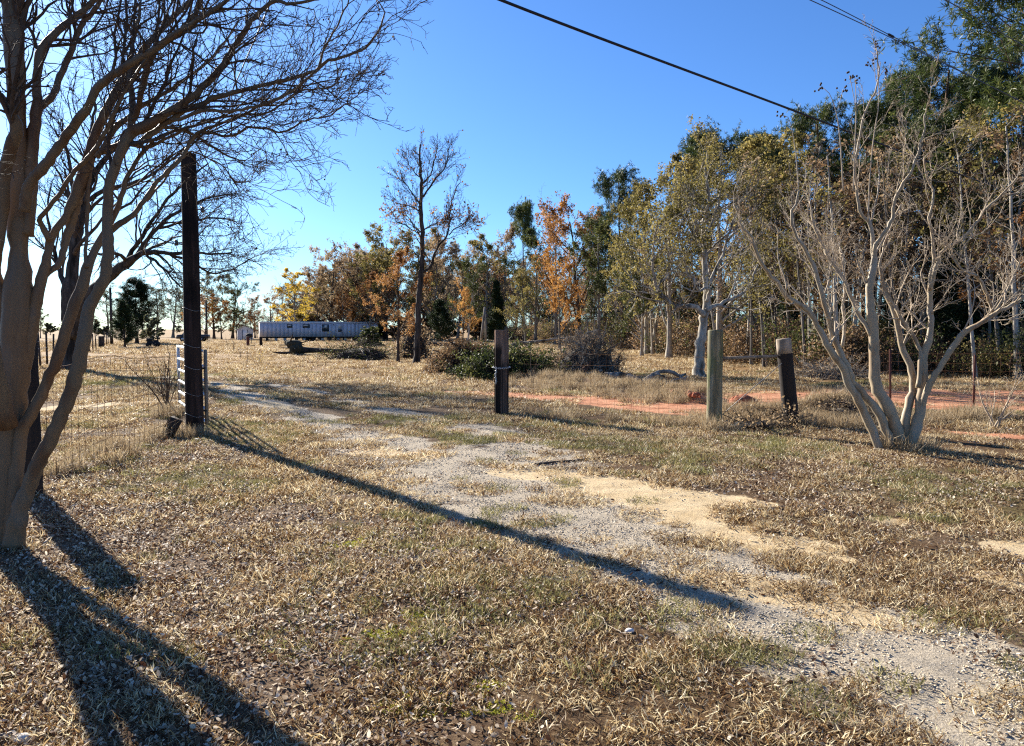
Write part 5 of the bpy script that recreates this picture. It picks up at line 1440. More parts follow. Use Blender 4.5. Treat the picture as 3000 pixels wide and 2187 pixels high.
# chain: every link its own piece
zc_ = P(1469, 1077, 14.0)[2]
def link_mesh():
    a = np.linspace(0, 2 * math.pi, 9)[:-1]
    path = np.stack([.021 * np.cos(a) + .008 * np.sign(np.cos(a)), .013 * np.sin(a), np.zeros(8)], 1)
    path = np.vstack([path, path[:1]])
    return MB().tube(path, [.0038] * 9, 5, False).mesh('link', [M['galv']], True)
lk = link_mesh()
ch = thing('chain', 'galvanised chain wrapped round the square gate post, one end hanging down', 'chain', (gs[0], gs[1] - .14, zc_))
cpts = []
for t_ in np.linspace(0, 1, 9): cpts.append((-.145 + .29 * t_, -.150 + .028 * (t_ - .5), -.010 * math.sin(t_ * math.pi) * 2.))
for t_ in np.linspace(.06, 1, 10): cpts.append((-.105 + .008 * math.sin(t_ * 9), -.152, -.30 * t_))
for t_ in np.linspace(.1, .9, 7): cpts.append((-.150, -.14 + .28 * t_, .0)); cpts.append((.150, -.14 + .28 * t_, .0))
for i, c in enumerate(cpts):
    o = obj('link', lk, ch); o.location = (c[0], c[1] + .14, c[2])
    if i < 9: o.rotation_euler = (1.57 * (i % 2), 0, 0)
    elif i < 19: o.rotation_euler = (1.57 * (i % 2), 1.57, 0)
    else: o.rotation_euler = (1.57 * ((i // 2) % 2), 0, 1.57)

gm = PX(2097, 12.15)
solo('fence_post', round_post(gm, P(2096, 967, 12.15)[2] - gm[2], .124, .122), M['mossy'], 'grey green mossy round fence post, its top cut flat', 'post', gm, smooth=True)
gl = PX(2324, 12.5)
lp_ = thing('fence_post', 'dark leaning brace post with a bare grey upper end', 'post', gl)
hl = P(2295, 993, 12.5)[2] - gl[2]
lx = (2296 - 2324) / F * 12.5
zs = hl - (P(2300, 993, 12.5)[2] - P(2300, 1036, 12.5)[2])
mbl = round_post(gl, hl, .132, .122, (lx, .03))
Vl = np.concatenate(mbl.V)
part('shaft', MB().tube([[gl[0] + lx * z / hl, gl[1] + .03 * z / hl, gl[2] + z] for z in (-.3, .2, .5, .9, zs)], [.138, .13, .128, .124, .122], 18, False), M['black_wood'], lp_, True)
part('bare_end', MB().tube([[gl[0] + lx * z / hl, gl[1] + .03 * z / hl, gl[2] + z] for z in (zs - .003, zs + .1, hl - .02, hl)], [.1235, .1215, .12, .112], 18), M['grey_wood'], lp_, False, label='pale bare upper end of the post')
zr = P(2200, 1047, 12.3)[2]
solo('brace_rail', MB().tube([[gm[0] + .10, gm[1] + .0, zr - .015], [(gm[0] + gl[0]) / 2, 12.3, zr], [gl[0] + lx * .85 - .10, gl[1] + .02, zr + .01]], [.028, .027, .025], 10), M['rail_wood'], 'round wooden rail bracing the mossy post against the leaning post', 'rail', (gm[0] + .1, gm[1], zr), smooth=True)
solo('brace_wire', MB().tube([[gl[0] + lx * .8 - .09, gl[1] - .09, P(2285, 1065, 12.4)[2]], [gm[0] + .06, gm[1] - .06, P(2110, 1222, 12.1)[2]]], [.006, .006], 6), M['grey_wire'], 'twisted wire stretched aslant between the leaning post and the foot of the mossy post', 'wire', (gl[0], gl[1], gl[2]))
# the fat black corner post behind the crape myrtle
gc = PX(66, 7.2)
solo('corner_post', round_post(gc, P(66, 962, 7.2)[2] - gc[2], .128, .126), M['black_wood'], 'short fat black post right behind the trunks of the left crape myrtle', 'post', gc, smooth=True)

# tube gate, swung open away from the camera behind the pole
ga = np.array([gp_[0] + .125, gp_[1] + .14, gp_[2]]); gb_ = PX(522, 15.0)
gate = thing('tube_gate', 'galvanised six bar tube gate swung open behind the tall gate pole', 'gate', ga)
zb = [P(522, y, 15.0)[2] - gb_[2] for y in (1190, 1162, 1125, 1088, 1050, 1008)]
zb = np.array([.16, .36, .58, .80, 1.02, 1.26])
for z in zb:
    part('bar', MB().tube([[ga[0], ga[1], ga[2] + z], [gb_[0], gb_[1], gb_[2] + z]], [.024, .024], 10, True), M['galv'], gate, True)
for t_ in (0, .5, 1):
    p = ga * (1 - t_) + gb_ * t_
    part('upright', MB().tube([[p[0], p[1], p[2] + zb[0] - .03], [p[0], p[1], p[2] + zb[-1] + .03]], [.027, .027], 10), M['galv'] if t_ != 0 else M['rail_wood'], gate, True)
part('hinge', MB().box([ga[0] - .06, ga[1] - .02, ga[2] + 1.0], [.14, .03, .03]).box([ga[0] - .06, ga[1] - .02, ga[2] + .35], [.14, .03, .03]), M['dark_void'], gate, kind='stuff')
# stub leaning by the pole
g1 = G(492, 1283)
R_ = np.array([[.86, 0, .50], [0, 1, 0], [-.50, 0, .86]])
solo('wood_stub', MB().box(g1 + [.03, 0, .11], [.15, .13, .40], R_), M['black_wood'], 'short dark timber stub leaning beside the foot of the gate pole', 'timber', g1)
g2 = G(442, 1281)
solo('flat_stone', MB().blob(g2 + [0, 0, .015], [.19, .12, .03], 4, .25, 14, 6), M['slab'], 'flat pale stone lying beside the leaning timber stub', 'stone', g2)
for i, (px, py, s) in enumerate(((580, 1292, .035), (560, 1301, .02), (571, 1300, .018), (584, 1303, .024), (546, 1303, .016), (528, 1306, .014), (64, 2172, .028), (1845, 1852, .02))):
    g = G(px, py)
    lab = ('largest white stone at the foot of the tall gate pole', 'small white stone in the row below the gate pole', 'small white stone in the row below the gate pole', 'small white stone in the row below the gate pole', 'small white stone in the row below the gate pole', 'small white stone in the row below the gate pole', 'pale flat rock in the shadow at the bottom left corner', 'white pebble lying in the grass at lower centre right')[i]
    solo('stone', MB().blob(g + [0, 0, s * .35], [s * 1.3, s, s * .65], i + 3, .25, 10, 6), M['slab'] if i == 6 else M['white_chips'], lab, 'stone', g, group='row of small white stones' if 1 <= i <= 5 else None)

# ------------------------------------------------------------------ wire fences
def woven_fence(label, line, height, n_h, step, mat, wr=.0028, loc=None, sag=.015, stay_r=.0024):
    pts = np.array([(p[0], p[1]) for p in line]); d = np.concatenate([[0], np.cumsum(np.linalg.norm(np.diff(pts, axis=0), axis=1))])
    loc = (pts[0][0], pts[0][1], float(gz(*pts[0])))
    f = thing('wire_fence', label, 'fence', loc)
    def at(s):
        return np.array([np.interp(s, d, pts[:, 0]), np.interp(s, d, pts[:, 1])])
    ss = np.linspace(0, d[-1], max(8, int(d[-1] / .45)))
    hs = height * (np.linspace(.03, 1, n_h) ** 1.18)
    rr = np.random.default_rng(int(d[-1] * 100))
    wob = {}
    for k, h in enumerate(hs):
        q = []
        for s in ss:
            p = at(s); q.append([p[0], p[1], float(gz(p[0], p[1])) + h + rr.normal(0, .006) - sag * math.sin(s * 2.1 + k)])
        part('line_wire', MB().tube(q, [wr * (1.25 if k in (0, n_h - 1) else 1)] * len(q), 4, False), mat, f)
    for i, s in enumerate(np.arange(step * .5, d[-1], step)):
        p = at(s); z0 = float(gz(p[0], p[1])); j = rr.normal(0, .012, 2)
        part('stay', MB().tube([[p[0], p[1], z0 + .03], [p[0] + j[0], p[1], z0 + height * .5], [p[0] + j[1], p[1], z0 + height]], [stay_r] * 3, 3, False), mat, f)
    return f
woven_fence('rusty woven wire fence from the black corner post to the tall gate pole', [gc + [.1, .1, 0], gp_ + [-.12, .05, 0]], 1.22, 9, .16, M['rust_wire'], .0030)
woven_fence('faint woven wire fence from the square gate post to the mossy round post', [gs + [.13, 0, 0], gm + [-.12, .1, 0]], 1.15, 8, .16, M['rust_wire'], .0020, stay_r=.0017)
tp1, tp2, tp3 = PX(2613, 15.3), PX(2858, 15.0), PX(3110, 14.7)
woven_fence('woven wire fence behind the right crape myrtle, held by rusty steel posts', [gm + [.1, .12, 0], gl + [0, .16, 0], tp1, tp2, tp3], 1.1, 8, .17, M['rust_wire'], .0022, stay_r=.0017)
def t_post(p, h, label, leanx=0.):
    f = thing('steel_post', label, 'post', p, 'rusty steel fence posts')
    q = lambda z, x=0, y=0: [p[0] + x + leanx * z, p[1] + y, p[2] + z]
    mb = MB()
    for (x0, x1, y0, y1) in ((-.022, .022, -.004, .004), (-.004, .004, .0042, .036)):
        V = [(p[0] + x + leanx * z, p[1] + y, p[2] + z) for z in (-.25, h) for x, y in ((x0, y0), (x1, y0), (x1, y1), (x0, y1))]
        mb.add(V, [[0, 1, 5, 4], [1, 2, 6, 5], [2, 3, 7, 6], [3, 0, 4, 7], [4, 5, 6, 7], [3, 2, 1, 0]])
    part('stake', mb, M['t_post'], f)
    st = MB()
    for z in np.arange(.1, h - .03, .055): st.box(q(z, 0, -.007), [.012, .008, .014])
    part('stud', st, M['t_post'], f, kind='stuff')
t_post(tp1, P(2607, 1024, 15.3)[2] - tp1[2], 'rusty steel fence post seen between the stems of the right crape myrtle', -.03)
t_post(tp2, P(2856, 1040, 15.)[2] - tp2[2], 'rusty steel fence post standing right of the crape myrtle', .0)

# field fence far on the left
fl = [PX(101, 30), PX(160, 37), PX(262, 55), PX(300, 72), PX(335, 88)]
ff = thing('field_fence', 'old field fence with thin posts along the left field, running towards the cedars', 'fence', fl[0])
for k in (0.45, .8, 1.1):
    part('line_wire', MB().tube([p + [0, 0, k] for p in fl], [.006] * 5, 4, False), M['grey_wire'], ff)
for i, (px, Y, h) in enumerate(((117, 31.5, 1.5), (137, 34, 1.5), (155, 36.5, 1.4), (262, 54, 1.5), (272, 58, 1.3), (282, 62, 1.4), (306, 75, 1.5), (312, 78, 1.4), (318, 82, 1.3), (324, 85, 1.5))):
    g = PX(px, Y)
    part('post', MB().tube([g + [0, 0, -.1], g + [.03 * ((i * 37) % 5 - 2), 0, h]], [.045, .04], 6), M['bark_dark'], ff)
for i, (px, lab) in enumerate(((293.5, 'left one of the twin wooden posts in the field fence'), (300.5, 'right one of the twin wooden posts in the field fence'))):
    g = PX(px, 68)
    solo('fence_post', round_post(g, 1.05, .13, .12, sides=10), M['bark_dark'], lab, 'post', g)
gu = PX(328.5, 84)
solo('utility_pole', MB().tube([gu + [0, 0, -.2], gu + [0, 0, P(328.5, 843, 84)[2] - gu[2]]], [.15, .12], 10), M['bark_dark'], 'thin black pole standing left of the cedars', 'pole', gu, smooth=True)
gu = PX(607, 118)
solo('utility_pole', MB().tube([gu + [0, 0, -.2], gu + [0, 0, P(607, 880, 118)[2] - gu[2]]], [.17, .14], 10), M['bark_dark'], 'thin dark pole among the orange trees right of the gate pole', 'pole', gu, smooth=True)
for i, (px, Y, top, lab) in enumerate(((1407, 60, 900, 'pale leaning pole propped before the dark evergreens, left one of two'), (1424, 60.5, 905, 'thin pale pole leaning against its twin before the dark evergreens'))):
    a = PX(px, Y); b = P(1421 + i * .5, top, Y)
    solo('leaning_pole', MB().tube([a, b], [.13 - .05 * i, .09 - .03 * i], 8), M['dead_wood'], lab, 'pole', a, smooth=True)
for i, (px, top, lab) in enumerate(((727, 987, 'left one of two short wooden posts in front of the trailer corner'), (765, 987, 'right one of two short wooden posts in front of the trailer corner'))):
    Y = 77.; g = PX(px, Y)
    solo('short_post', round_post(g, P(px, top, Y)[2] - g[2], .16, .15, sides=10), M['t_post'] if i == 0 else M['creosote'], lab, 'post', g)

# ------------------------------------------------------------------ overhead cables
def cable(pts3, rad, mat, label, n=40):
    q, rr = resample(pts3, [rad] * len(pts3), n)
    return solo('cable', MB().tube(q, rr, 8), mat, label, 'cable', q[0])
def hz(px, py, hgt):
    """point seen at (px,py) at height hgt"""
    rdir = ray(px, py); t_ = (hgt - CAM_H) / rdir[2]; return np.array([0, 0, CAM_H]) + rdir * t_
A = [hz(1180, -115, 6.05), hz(1465, 0, 5.85), hz(1735, 104, 5.75), hz(2000, 203, 5.7), hz(2300, 315, 5.7), hz(2600, 430, 5.75), hz(2850, 525, 5.85), hz(3000, 577, 5.9), hz(3200, 650, 6.1)]
cable(A, .0195, M['cable'], 'thick black overhead cable sagging from the top centre to the right edge', 60)
B1 = [hz(2200, -75, 8.2), hz(2372, 0, 8.1), hz(2560, 87, 8.0), hz(2700, 155, 8.0), hz(2850, 228, 8.1), hz(3060, 330, 8.3)]
cable(B1, .009, M['thin_cable'], 'lower one of two thin blue grey wires crossing the sky at upper right')
B2 = [hz(2230, -78, 8.6), hz(2405, 0, 8.5), hz(2608, 104, 8.4), hz(2715, 158, 8.4), hz(2860, 232, 8.5), hz(3060, 335, 8.7)]
w2 = thing('cable', 'upper one of two thin blue grey wires, with a splice sleeve on it', 'cable', B2[0])
q, rr = resample(B2, [.009] * len(B2), 40)
part('conductor', MB().tube(q, rr, 8), M['thin_cable'], w2)
a, b = hz(2601, 100, 8.4), hz(2620, 110, 8.4)
part('splice', MB().tube([a, a * .85 + b * .15, a * .15 + b * .85, b], [.012, .026, .026, .012], 8), M['cable'], w2)
B3 = [hz(2600, -95, 9.0), hz(2770, 0, 8.9), hz(2860, 53, 8.9), hz(2950, 106, 8.9), hz(3080, 184, 9.0)]
cable(B3, .011, M['thin_cable'], 'single thin wire in the upper right corner running into the tallest pine')

# ------------------------------------------------------------------ trailer, shed, pickup
def frame2(o, ang):
    u = np.array([math.cos(ang), math.sin(ang), 0.]); n = np.array([math.sin(ang), -math.cos(ang), 0.])
    return lambda a, b, c: o + u * a + n * b + np.array([0, 0, c])      # along, towards viewer, up
def obox(mb, f, a0, a1, b0, b1, c0, c1):
    V = [f(a, b, c) for a in (a0, a1) for b in (b0, b1) for c in (c0, c1)]
    return mb.add(V, [[0, 1, 3, 2], [4, 6, 7, 5], [0, 4, 5, 1], [2, 3, 7, 6], [0, 2, 6, 4], [1, 5, 7, 3]])
ang = math.radians(21)
o = PX(763, 112)
f = frame2(o, ang)
L_ = 17.6; ZB, ZT = .62, 2.72
tr_ = thing('mobile_home', 'long pale grey mobile home with four small openings, raised on blocks', 'trailer', o)
part('frame', obox(obox(MB(), f, .1, L_ - .1, -.5, -.35, .42, ZB - .01), f, .1, L_ - .1, -3.3, -3.1, .42, ZB - .01), M['dark_void'], tr_)
part('body', obox(MB(), f, 0, L_, -3.6, -.03, ZB, ZT), M['siding'], tr_)
npan = 30; pw = L_ / npan
for i in range(npan):
    part('siding_panel', obox(MB(), f, i * pw + .005, (i + 1) * pw - .005, -.028, .0 + .0015 * (i % 2), ZB + .02, ZT - .06), M['siding'], tr_)
part('roof', obox(obox(MB(), f, -.06, L_ + .06, -3.66, .06, ZT, ZT + .11), f, .1, L_ - .1, -3.3, -.3, ZT + .112, ZT + .2), M['white_paint'], tr_)
part('lit_end_or_seam', obox(MB(), f, -.012, .10, -3.58, .012, ZB, ZT - .004), M['white_paint'], tr_)  # white slab paints the sunlit end face against the shaded grey front
part('lit_end_or_seam', obox(MB(), f, L_ * .796, L_ * .80, .005, .016, ZB, ZT - .06), M['dark_void'], tr_)
for a0, a1, c0, c1, low in ((3.85, 4.65, 1.98, 2.52, 0), (6.15, 7.2, 1.98, 2.52, 0), (9.0, 10.05, 1.42, 2.5, 1)):
    w = part('window', obox(MB(), f, a0, a1, .006, .03, c0, c1), M['trim_dark'], tr_)
    part('pane', obox(obox(MB(), f, a0 + .07, (a0 + a1) / 2 - .02, .031, .036, c0 + .07, c1 - .06), f, (a0 + a1) / 2 + .02, a1 - .07, .031, .036, c0 + .07, c1 - .06), M['glass'], w)
    part('curtain', obox(MB(), f, a0 + .12 + .25 * (a1 - a0) * low, a1 - .25 * (a1 - a0), .037, .040, (c0 + c1) / 2, c1 - .1), M['curtain'], w)
d_ = part('door', obox(MB(), f, 11.25, 12.15, .006, .045, ZB + .03, 2.55), M['siding'], tr_)
part('pane', obox(MB(), f, 11.42, 11.98, .046, .052, 1.35, 1.88), M['glass'], d_)
part('pane', obox(MB(), f, 11.42, 11.98, .046, .052, 1.95, 2.42), M['curtain'], d_)
part('handle', obox(MB(), f, 12.02, 12.10, .046, .09, 1.25, 1.33), M['dark_void'], d_)
part('lamp', obox(MB(), f, 10.72, 10.84, .006, .12, 2.38, 2.52), M['dark_void'], tr_)
for i, a in enumerate((.8, 2.1, 3.4, 5.1, 6.2, 8.9, 10.2, 11.3, 12.4, 14.0, 15.4, 16.8)):
    part('pier', obox(MB(), f, a, a + .4, -.75, -.35, -.1, .42), M['block'] if i % 3 else M['dark_void'], tr_)
    part('pier', obox(MB(), f, a + .1, a + .5, -3.3, -2.9, -.1, .42), M['block'], tr_)
for a in (6.9, 7.8):
    for b in (-.55, -3.2):
        p0, p1 = f(a, b - .1, .32), f(a, b + .1, .32)
        part('wheel', MB().tube([p0, p1], [.33, .33], 14), M['tyre'], tr_, True)

so = PX(697, 121)
f = frame2(so, ang)
sh = thing('shed', 'small white gabled shed with a plain door left of the mobile home', 'shed', so)
w_, h_ = 2.35, 1.75
mb = MB()
V = [f(0, 0, 0), f(w_, 0, 0), f(w_, 0, h_), f(w_ / 2, 0, h_ + .52), f(0, 0, h_), f(0, -2.8, 0), f(w_, -2.8, 0), f(w_, -2.8, h_), f(w_ / 2, -2.8, h_ + .52), f(0, -2.8, h_)]
mb.add(V, [[0, 1, 2, 3, 4], [9, 8, 7, 6, 5]], [[0, 4, 9, 5], [1, 6, 7, 2]])
part('wall', mb, M['shed_wall'], sh)
mb = MB()
for s_ in (0, 1):
    x0, x1 = (-.18, w_ / 2) if s_ == 0 else (w_ + .18, w_ / 2)
    z0, z1 = h_ - .06, h_ + .54
    V = [f(x0, .15, z0), f(x1, .15, z1), f(x1, -2.95, z1), f(x0, -2.95, z0), f(x0, .15, z0 + .07), f(x1, .15, z1 + .07), f(x1, -2.95, z1 + .07), f(x0, -2.95, z0 + .07)]
    mb.add(V, [[0, 1, 2, 3], [4, 7, 6, 5], [0, 4, 5, 1], [2, 6, 7, 3], [0, 3, 7, 4]])
part('roof', mb, M['roofing'], sh)
d_ = part('door', obox(MB(), f, .78, 1.5, .003, .05, .08, 1.62), M['white_paint'], sh)
part('handle', obox(MB(), f, 1.38, 1.45, .051, .09, .8, .88), M['dark_void'], d_)
part('door_frame', obox(obox(MB(), f, .70, .775, .003, .04, .0, 1.7), f, 1.505, 1.58, .003, .04, .0, 1.7), M['trim_dark'], sh)
part('batten', obox(obox(MB(), f, -.02, .05, .004, .03, 0, h_), f, w_ - .05, w_ + .02, .004, .03, 0, h_), M['white_paint'], sh)
go_ = PX(731, 90)
solo('drum_grill', MB().blob(go_ + [0, 0, .95], [.42, .3, .28], 3, .02, 14, 8).tube([go_ + [-.25, 0, -.05], go_ + [-.25, 0, .8]], [.04, .04], 6).tube([go_ + [.25, 0, -.05], go_ + [.25, 0, .8]], [.04, .04], 6), M['dark_void'], 'dark barrel shaped bin on legs in front of the shed', 'bin', go_)

po = PX(517, 106)
f = frame2(po, math.radians(8))
pk = thing('pickup_truck', 'silver pickup truck partly hidden behind the tall gate pole', 'truck', po)
def prism(mb, prof, b0, b1):
    n = len(prof); V = [f(a, b1, c) for a, c in prof] + [f(a, b0, c) for a, c in prof]
    mb.add(V, [list(range(n))[::1], list(range(2 * n - 1, n - 1, -1))], [(i, i + n, (i + 1) % n + n, (i + 1) % n) for i in range(n)]); return mb
part('body', prism(MB(), [(0, .42), (.02, .78), (.12, .92), (1.05, 1.0), (2.6, 1.02), (4.15, .98), (4.2, .48), (3.6, .40), (.6, .38)], -1.75, 0), M['car_dark'], pk)
part('cab', prism(MB(), [(.75, 1.02), (1.2, 1.52), (1.35, 1.58), (2.3, 1.58), (2.5, 1.5), (2.62, 1.02)], -1.65, -.1), M['car_paint'], pk)
part('windscreen', prism(MB(), [(.80, 1.06), (1.17, 1.49), (1.14, 1.51), (.77, 1.08)], -1.55, -.2), M['glass'], pk)
part('side_window', prism(MB(), [(1.05, 1.08), (1.33, 1.48), (1.75, 1.5), (1.75, 1.08)], -.101, -.09), M['glass'], pk)
part('side_window', prism(MB(), [(1.82, 1.08), (1.82, 1.5), (2.3, 1.48), (2.48, 1.08)], -.101, -.09), M['glass'], pk)
part('bonnet', prism(MB(), [(.06, .93), (.12, .96), (1.0, 1.04), (1.0, 1.01)], -1.7, -.05), M['car_paint'], pk)
part('headlight', prism(MB(), [(-.01, .66), (.0, .82), (.16, .84), (.16, .68)], -.25, .006), M['white_paint'], pk)
part('headlight', prism(MB(), [(-.01, .66), (.0, .82), (.16, .84), (.16, .68)], -1.756, -1.5), M['white_paint'], pk)
for a in (.85, 3.3):
    for b in (-.2, -1.6):
        w = part('wheel', MB().tube([f(a, b - .12, .36), f(a, b + .215, .36)], [.36, .36], 16), M['tyre'], pk, True)
        part('rim', MB().tube([f(a, b + .216, .36), f(a, b + .224, .36)], [.2, .2], 12), M['galv'], w)
# little mower under the cedar
mo = PX(446, 71)
f = frame2(mo, math.radians(15))
mw = thing('ride_on_mower', 'small dark ride on mower in the shade right of the round cedar', 'mower', mo)
part('body', obox(obox(MB(), f, -.45, .35, -.5, 0, .25, .55), f, -.5, -.05, -.45, -.05, .55, .82), M['dark_void'], mw)
part('seat', obox(obox(MB(), f, .1, .5, -.42, -.08, .55, .66), f, .42, .5, -.42, -.08, .66, .98), M['tyre'], mw)
for a, rad in ((-.35, .2), (.35, .28)):
    for b in (-.55, .05):
        part('wheel', MB().tube([f(a, b - .08, rad), f(a, b + .08, rad)], [rad, rad], 14), M['tyre'], mw, True)
part('steering_wheel', MB().tube([f(-.02, -.25, .82), f(.08, -.25, 1.0)], [.02, .02], 6).tube([f(.06, -.25, 1.0), f(.09, -.25, 1.03)], [.16, .16], 12), M['dark_void'], mw)

# ------------------------------------------------------------------ felled timber, brush heaps, root plate
r = np.random.default_rng(961)
def log_line(pts, depth=None, w=None):
    out, rad = [], []
    for (px, py, wd, Y) in pts:
        out.append(P(px, py, Y)); rad.append(wd / F * Y / 2)
    return np.array(out), np.array(rad)
def log(label, pts, mat, extra=(), cat='log', name='fallen_log'):
    q, rr = log_line(pts); n = max(10, len(pts) * 4)
    q, rr = knobbly(q, rr, n, r, .06, .01)
    loc = q[0].copy()
    if not extra:
        return solo(name, MB().tube(q, rr, 10), mat, label, cat, loc, smooth=True)
    t_ = thing(name, label, cat, loc)
    part('trunk', MB().tube(q, rr, 10), mat, t_, True)
    for e in extra:
        q, rr = log_line(e); q, rr = knobbly(q, rr, 10, r, .06, .01)
        part('branch', MB().tube(q, rr, 7), mat, t_, True)
    return t_
log('long thin bleached log lying at the foot of the grey brush heap', [(1622, 1100, 8, 24.5), (1680, 1098, 9, 24.5), (1720, 1094, 9, 24.5), (1764, 1086, 6, 24.3)], M['dead_wood'], [[(1660, 1099, 7, 24.5), (1672, 1090, 5, 24.3), (1676, 1084, 3, 24.2)]])
log('short thick log, bleached on top, right of the grey brush heap', [(1770, 1104, 26, 23.8), (1800, 1103, 26, 23.8), (1840, 1106, 24, 23.7), (1875, 1115, 14, 23.4)], M['dead_wood'])
log('arched grey limb lying on the ground left of the mossy post', [(1884, 1122, 15, 22.8), (1900, 1108, 15, 22.9), (1925, 1093, 12, 23), (1950, 1088, 11, 23.1), (1975, 1094, 11, 23.1), (1992, 1102, 9, 23.1), (2010, 1096, 7, 23.1)], M['dead_wood'],
    [[(1905, 1108, 9, 22.9), (1925, 1098, 6, 22.9), (1945, 1105, 6, 22.8), (1948, 1117, 6, 22.7)], [(1992, 1100, 8, 23), (1994, 1110, 7, 22.9), (1980, 1112, 7, 22.8), (1960, 1122, 5, 22.7)], [(1998, 1108, 8, 22.9), (2015, 1115, 8, 22.7), (2036, 1126, 6, 22.5)], [(1990, 1113, 6, 22.8), (2008, 1108, 5, 22.8), (2012, 1102, 4, 22.8)], [(1925, 1122, 6, 22.7), (1960, 1124, 12, 22.6), (1992, 1124, 10, 22.6)]])
log('dark log lying in the grass behind the dark brush pile, left side', [(1236, 1006, 14, 74), (1270, 1009, 13, 74), (1305, 1010, 12, 73.6), (1340, 1007, 12, 73)], M['bark_dark'])
log('long pale fallen trunk lying across the clearing behind the square post', [(1488, 1015, 9, 68), (1512, 1008, 9, 67.5), (1560, 1003, 9, 67), (1640, 993, 7, 67), (1693, 989, 5, 66)], M['dead_wood'], [[(1530, 1005, 5, 67), (1505, 985, 4, 67), (1490, 975, 3, 67)], [(1500, 1012, 6, 67.5), (1520, 1017, 5, 67.2)]])
log('broken pale branch sticking out of the wood edge behind the grey brush heap', [(1717, 977, 6, 30), (1735, 972, 6, 30), (1755, 968, 5, 30.2)], M['dead_wood'], [[(1745, 970, 4, 30), (1750, 985, 3, 30)]], 'branch', 'dead_branch')
# splintered stump
t_ = thing('splintered_stump', 'splintered dark red stump leaning out of the grey brush heap', 'stump', P(1700, 1110, 24.6))
for (a, b, w0, w1) in (((1700, 1112), (1716, 1078), 20, 16), ((1712, 1090), (1732, 1058), 15, 3), ((1704, 1085), (1722, 1065), 10, 3), ((1690, 1112), (1704, 1080), 10, 4)):
    q, rr = log_line([(a[0], a[1], w0, 24.6), ((a[0] + b[0]) / 2 + 2, (a[1] + b[1]) / 2, (w0 + w1) / 2, 24.55), (b[0], b[1], w1, 24.5)])
    part('splinter', MB().tube(q, rr, 6), M['red_wood'], t_)

def brush_heap(label, px0, px1, ytop, ybot, Y, n, mat, leaf=None, leaf_n=0, lsize=.06, wood='twig', seed=0, spiky=.35, big=6):
    """a heap of cut branches: each branch is a bent tube, leaves clinging to them"""
    r = np.random.default_rng(seed)
    c = PX((px0 + px1) / 2, Y); wx = (px1 - px0) / F * Y / 2; hh = P((px0 + px1) / 2, ytop, Y)[2] - c[2]
    t_ = thing('brush_pile', label, 'brush pile', c)
    a = r.uniform(0, 6.283, n); rad = np.sqrt(r.uniform(0, 1, n))
    z = hh * (1 - rad ** 1.8) * np.sqrt(r.uniform(.0, 1., n))
    p0 = np.stack([c[0] + wx * .95 * rad * np.cos(a), c[1] + wx * .7 * rad * np.sin(a), c[2] + z], 1)
    ang_ = r.uniform(0, 6.283, n)
    d = unit(np.stack([np.cos(ang_), np.sin(ang_) * .8, r.normal(spiky * .5, spiky, n)], 1))
    ln = wx * r.uniform(.35, .9, n)
    pts = [p0]; p = p0
    for k in range(5):
        d = unit(d + r.normal(0, .14, d.shape) + np.array([0, 0, -.03])); p = p + d * ln[:, None] / 5
        q = p.copy(); rel = np.hypot((q[:, 0] - c[0]) / wx, (q[:, 1] - c[1]) / (wx * .75))
        q[:, 2] = np.clip(q[:, 2], c[2] + .02, None)
        p = q; pts.append(p)
    Pn = np.stack(pts, 1); Rn = (r.uniform(.006, .016, n) * (1 + (r.uniform(0, 1, n) < .06) * 1.6))[:, None] * np.linspace(1, .4, 6)[None]
    P2, R2 = grow(Pn, Rn, 5, .2, 1., (.4, 1.), .45, 4, .2, .03, .6, r, .004)
    shade_core = MB().blob(c + [0, 0, hh * .12], [wx * .72, wx * .5, hh * .55], seed + 2, .25, 18, 10)  # inner blob added for density and the shaded inside of the heap
    part('shade_core', shade_core, M['dark_void' if mat != 'weed' else 'bark_grey'], t_, True, kind='stuff')
    big_i = np.argsort(-Rn[:, 0])[:big]
    rest = np.setdiff1d(np.arange(n), big_i)
    for i in big_i:
        part('branch', MB().tube(Pn[i], Rn[i], 6), M[mat], t_, True)
    V, Fq = build_tubes([(Pn[rest], Rn[rest], 4), (P2, R2, 3)])
    obj('tangle', mesh_from('tangle', V - c, [Fq], [M[wood]]), t_, kind='stuff')
    if leaf:
        lc = along(P2, leaf_n, r, .05)
        V, Fq = leaf_cards(lc, lsize, r)
        obj('foliage', mesh_from('foliage', V - c, [Fq], [M[leaf]], False, None, {'tint': ('FACE', 'FLOAT', tint_noise(lc, r, 1.5))}), t_, kind='stuff')
    return t_
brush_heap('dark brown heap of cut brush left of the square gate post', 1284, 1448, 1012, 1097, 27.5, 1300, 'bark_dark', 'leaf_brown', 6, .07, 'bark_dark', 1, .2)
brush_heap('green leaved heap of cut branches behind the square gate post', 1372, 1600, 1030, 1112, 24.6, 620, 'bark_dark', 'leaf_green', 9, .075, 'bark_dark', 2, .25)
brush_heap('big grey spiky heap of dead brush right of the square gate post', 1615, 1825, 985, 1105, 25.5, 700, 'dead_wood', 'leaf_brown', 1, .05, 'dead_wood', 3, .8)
brush_heap('low grey tangle of fallen branches left of the small rust tree', 960, 1150, 1005, 1056, 41, 260, 'dead_wood', 'leaf_green', 1, .1, 'twig', 4, .35)
brush_heap('grey brown brush gathered between the two trunks of the clearing', 1165, 1262, 930, 1052, 42, 320, 'dead_wood', 'leaf_tan', 2, .1, 'twig', 5, .9)
brush_heap('dark bushy brush at the right end of the mobile home', 1060, 1110, 958, 1000, 74, 160, 'bark_dark', 'leaf_green', 6, .2, 'twig', 6, .6)
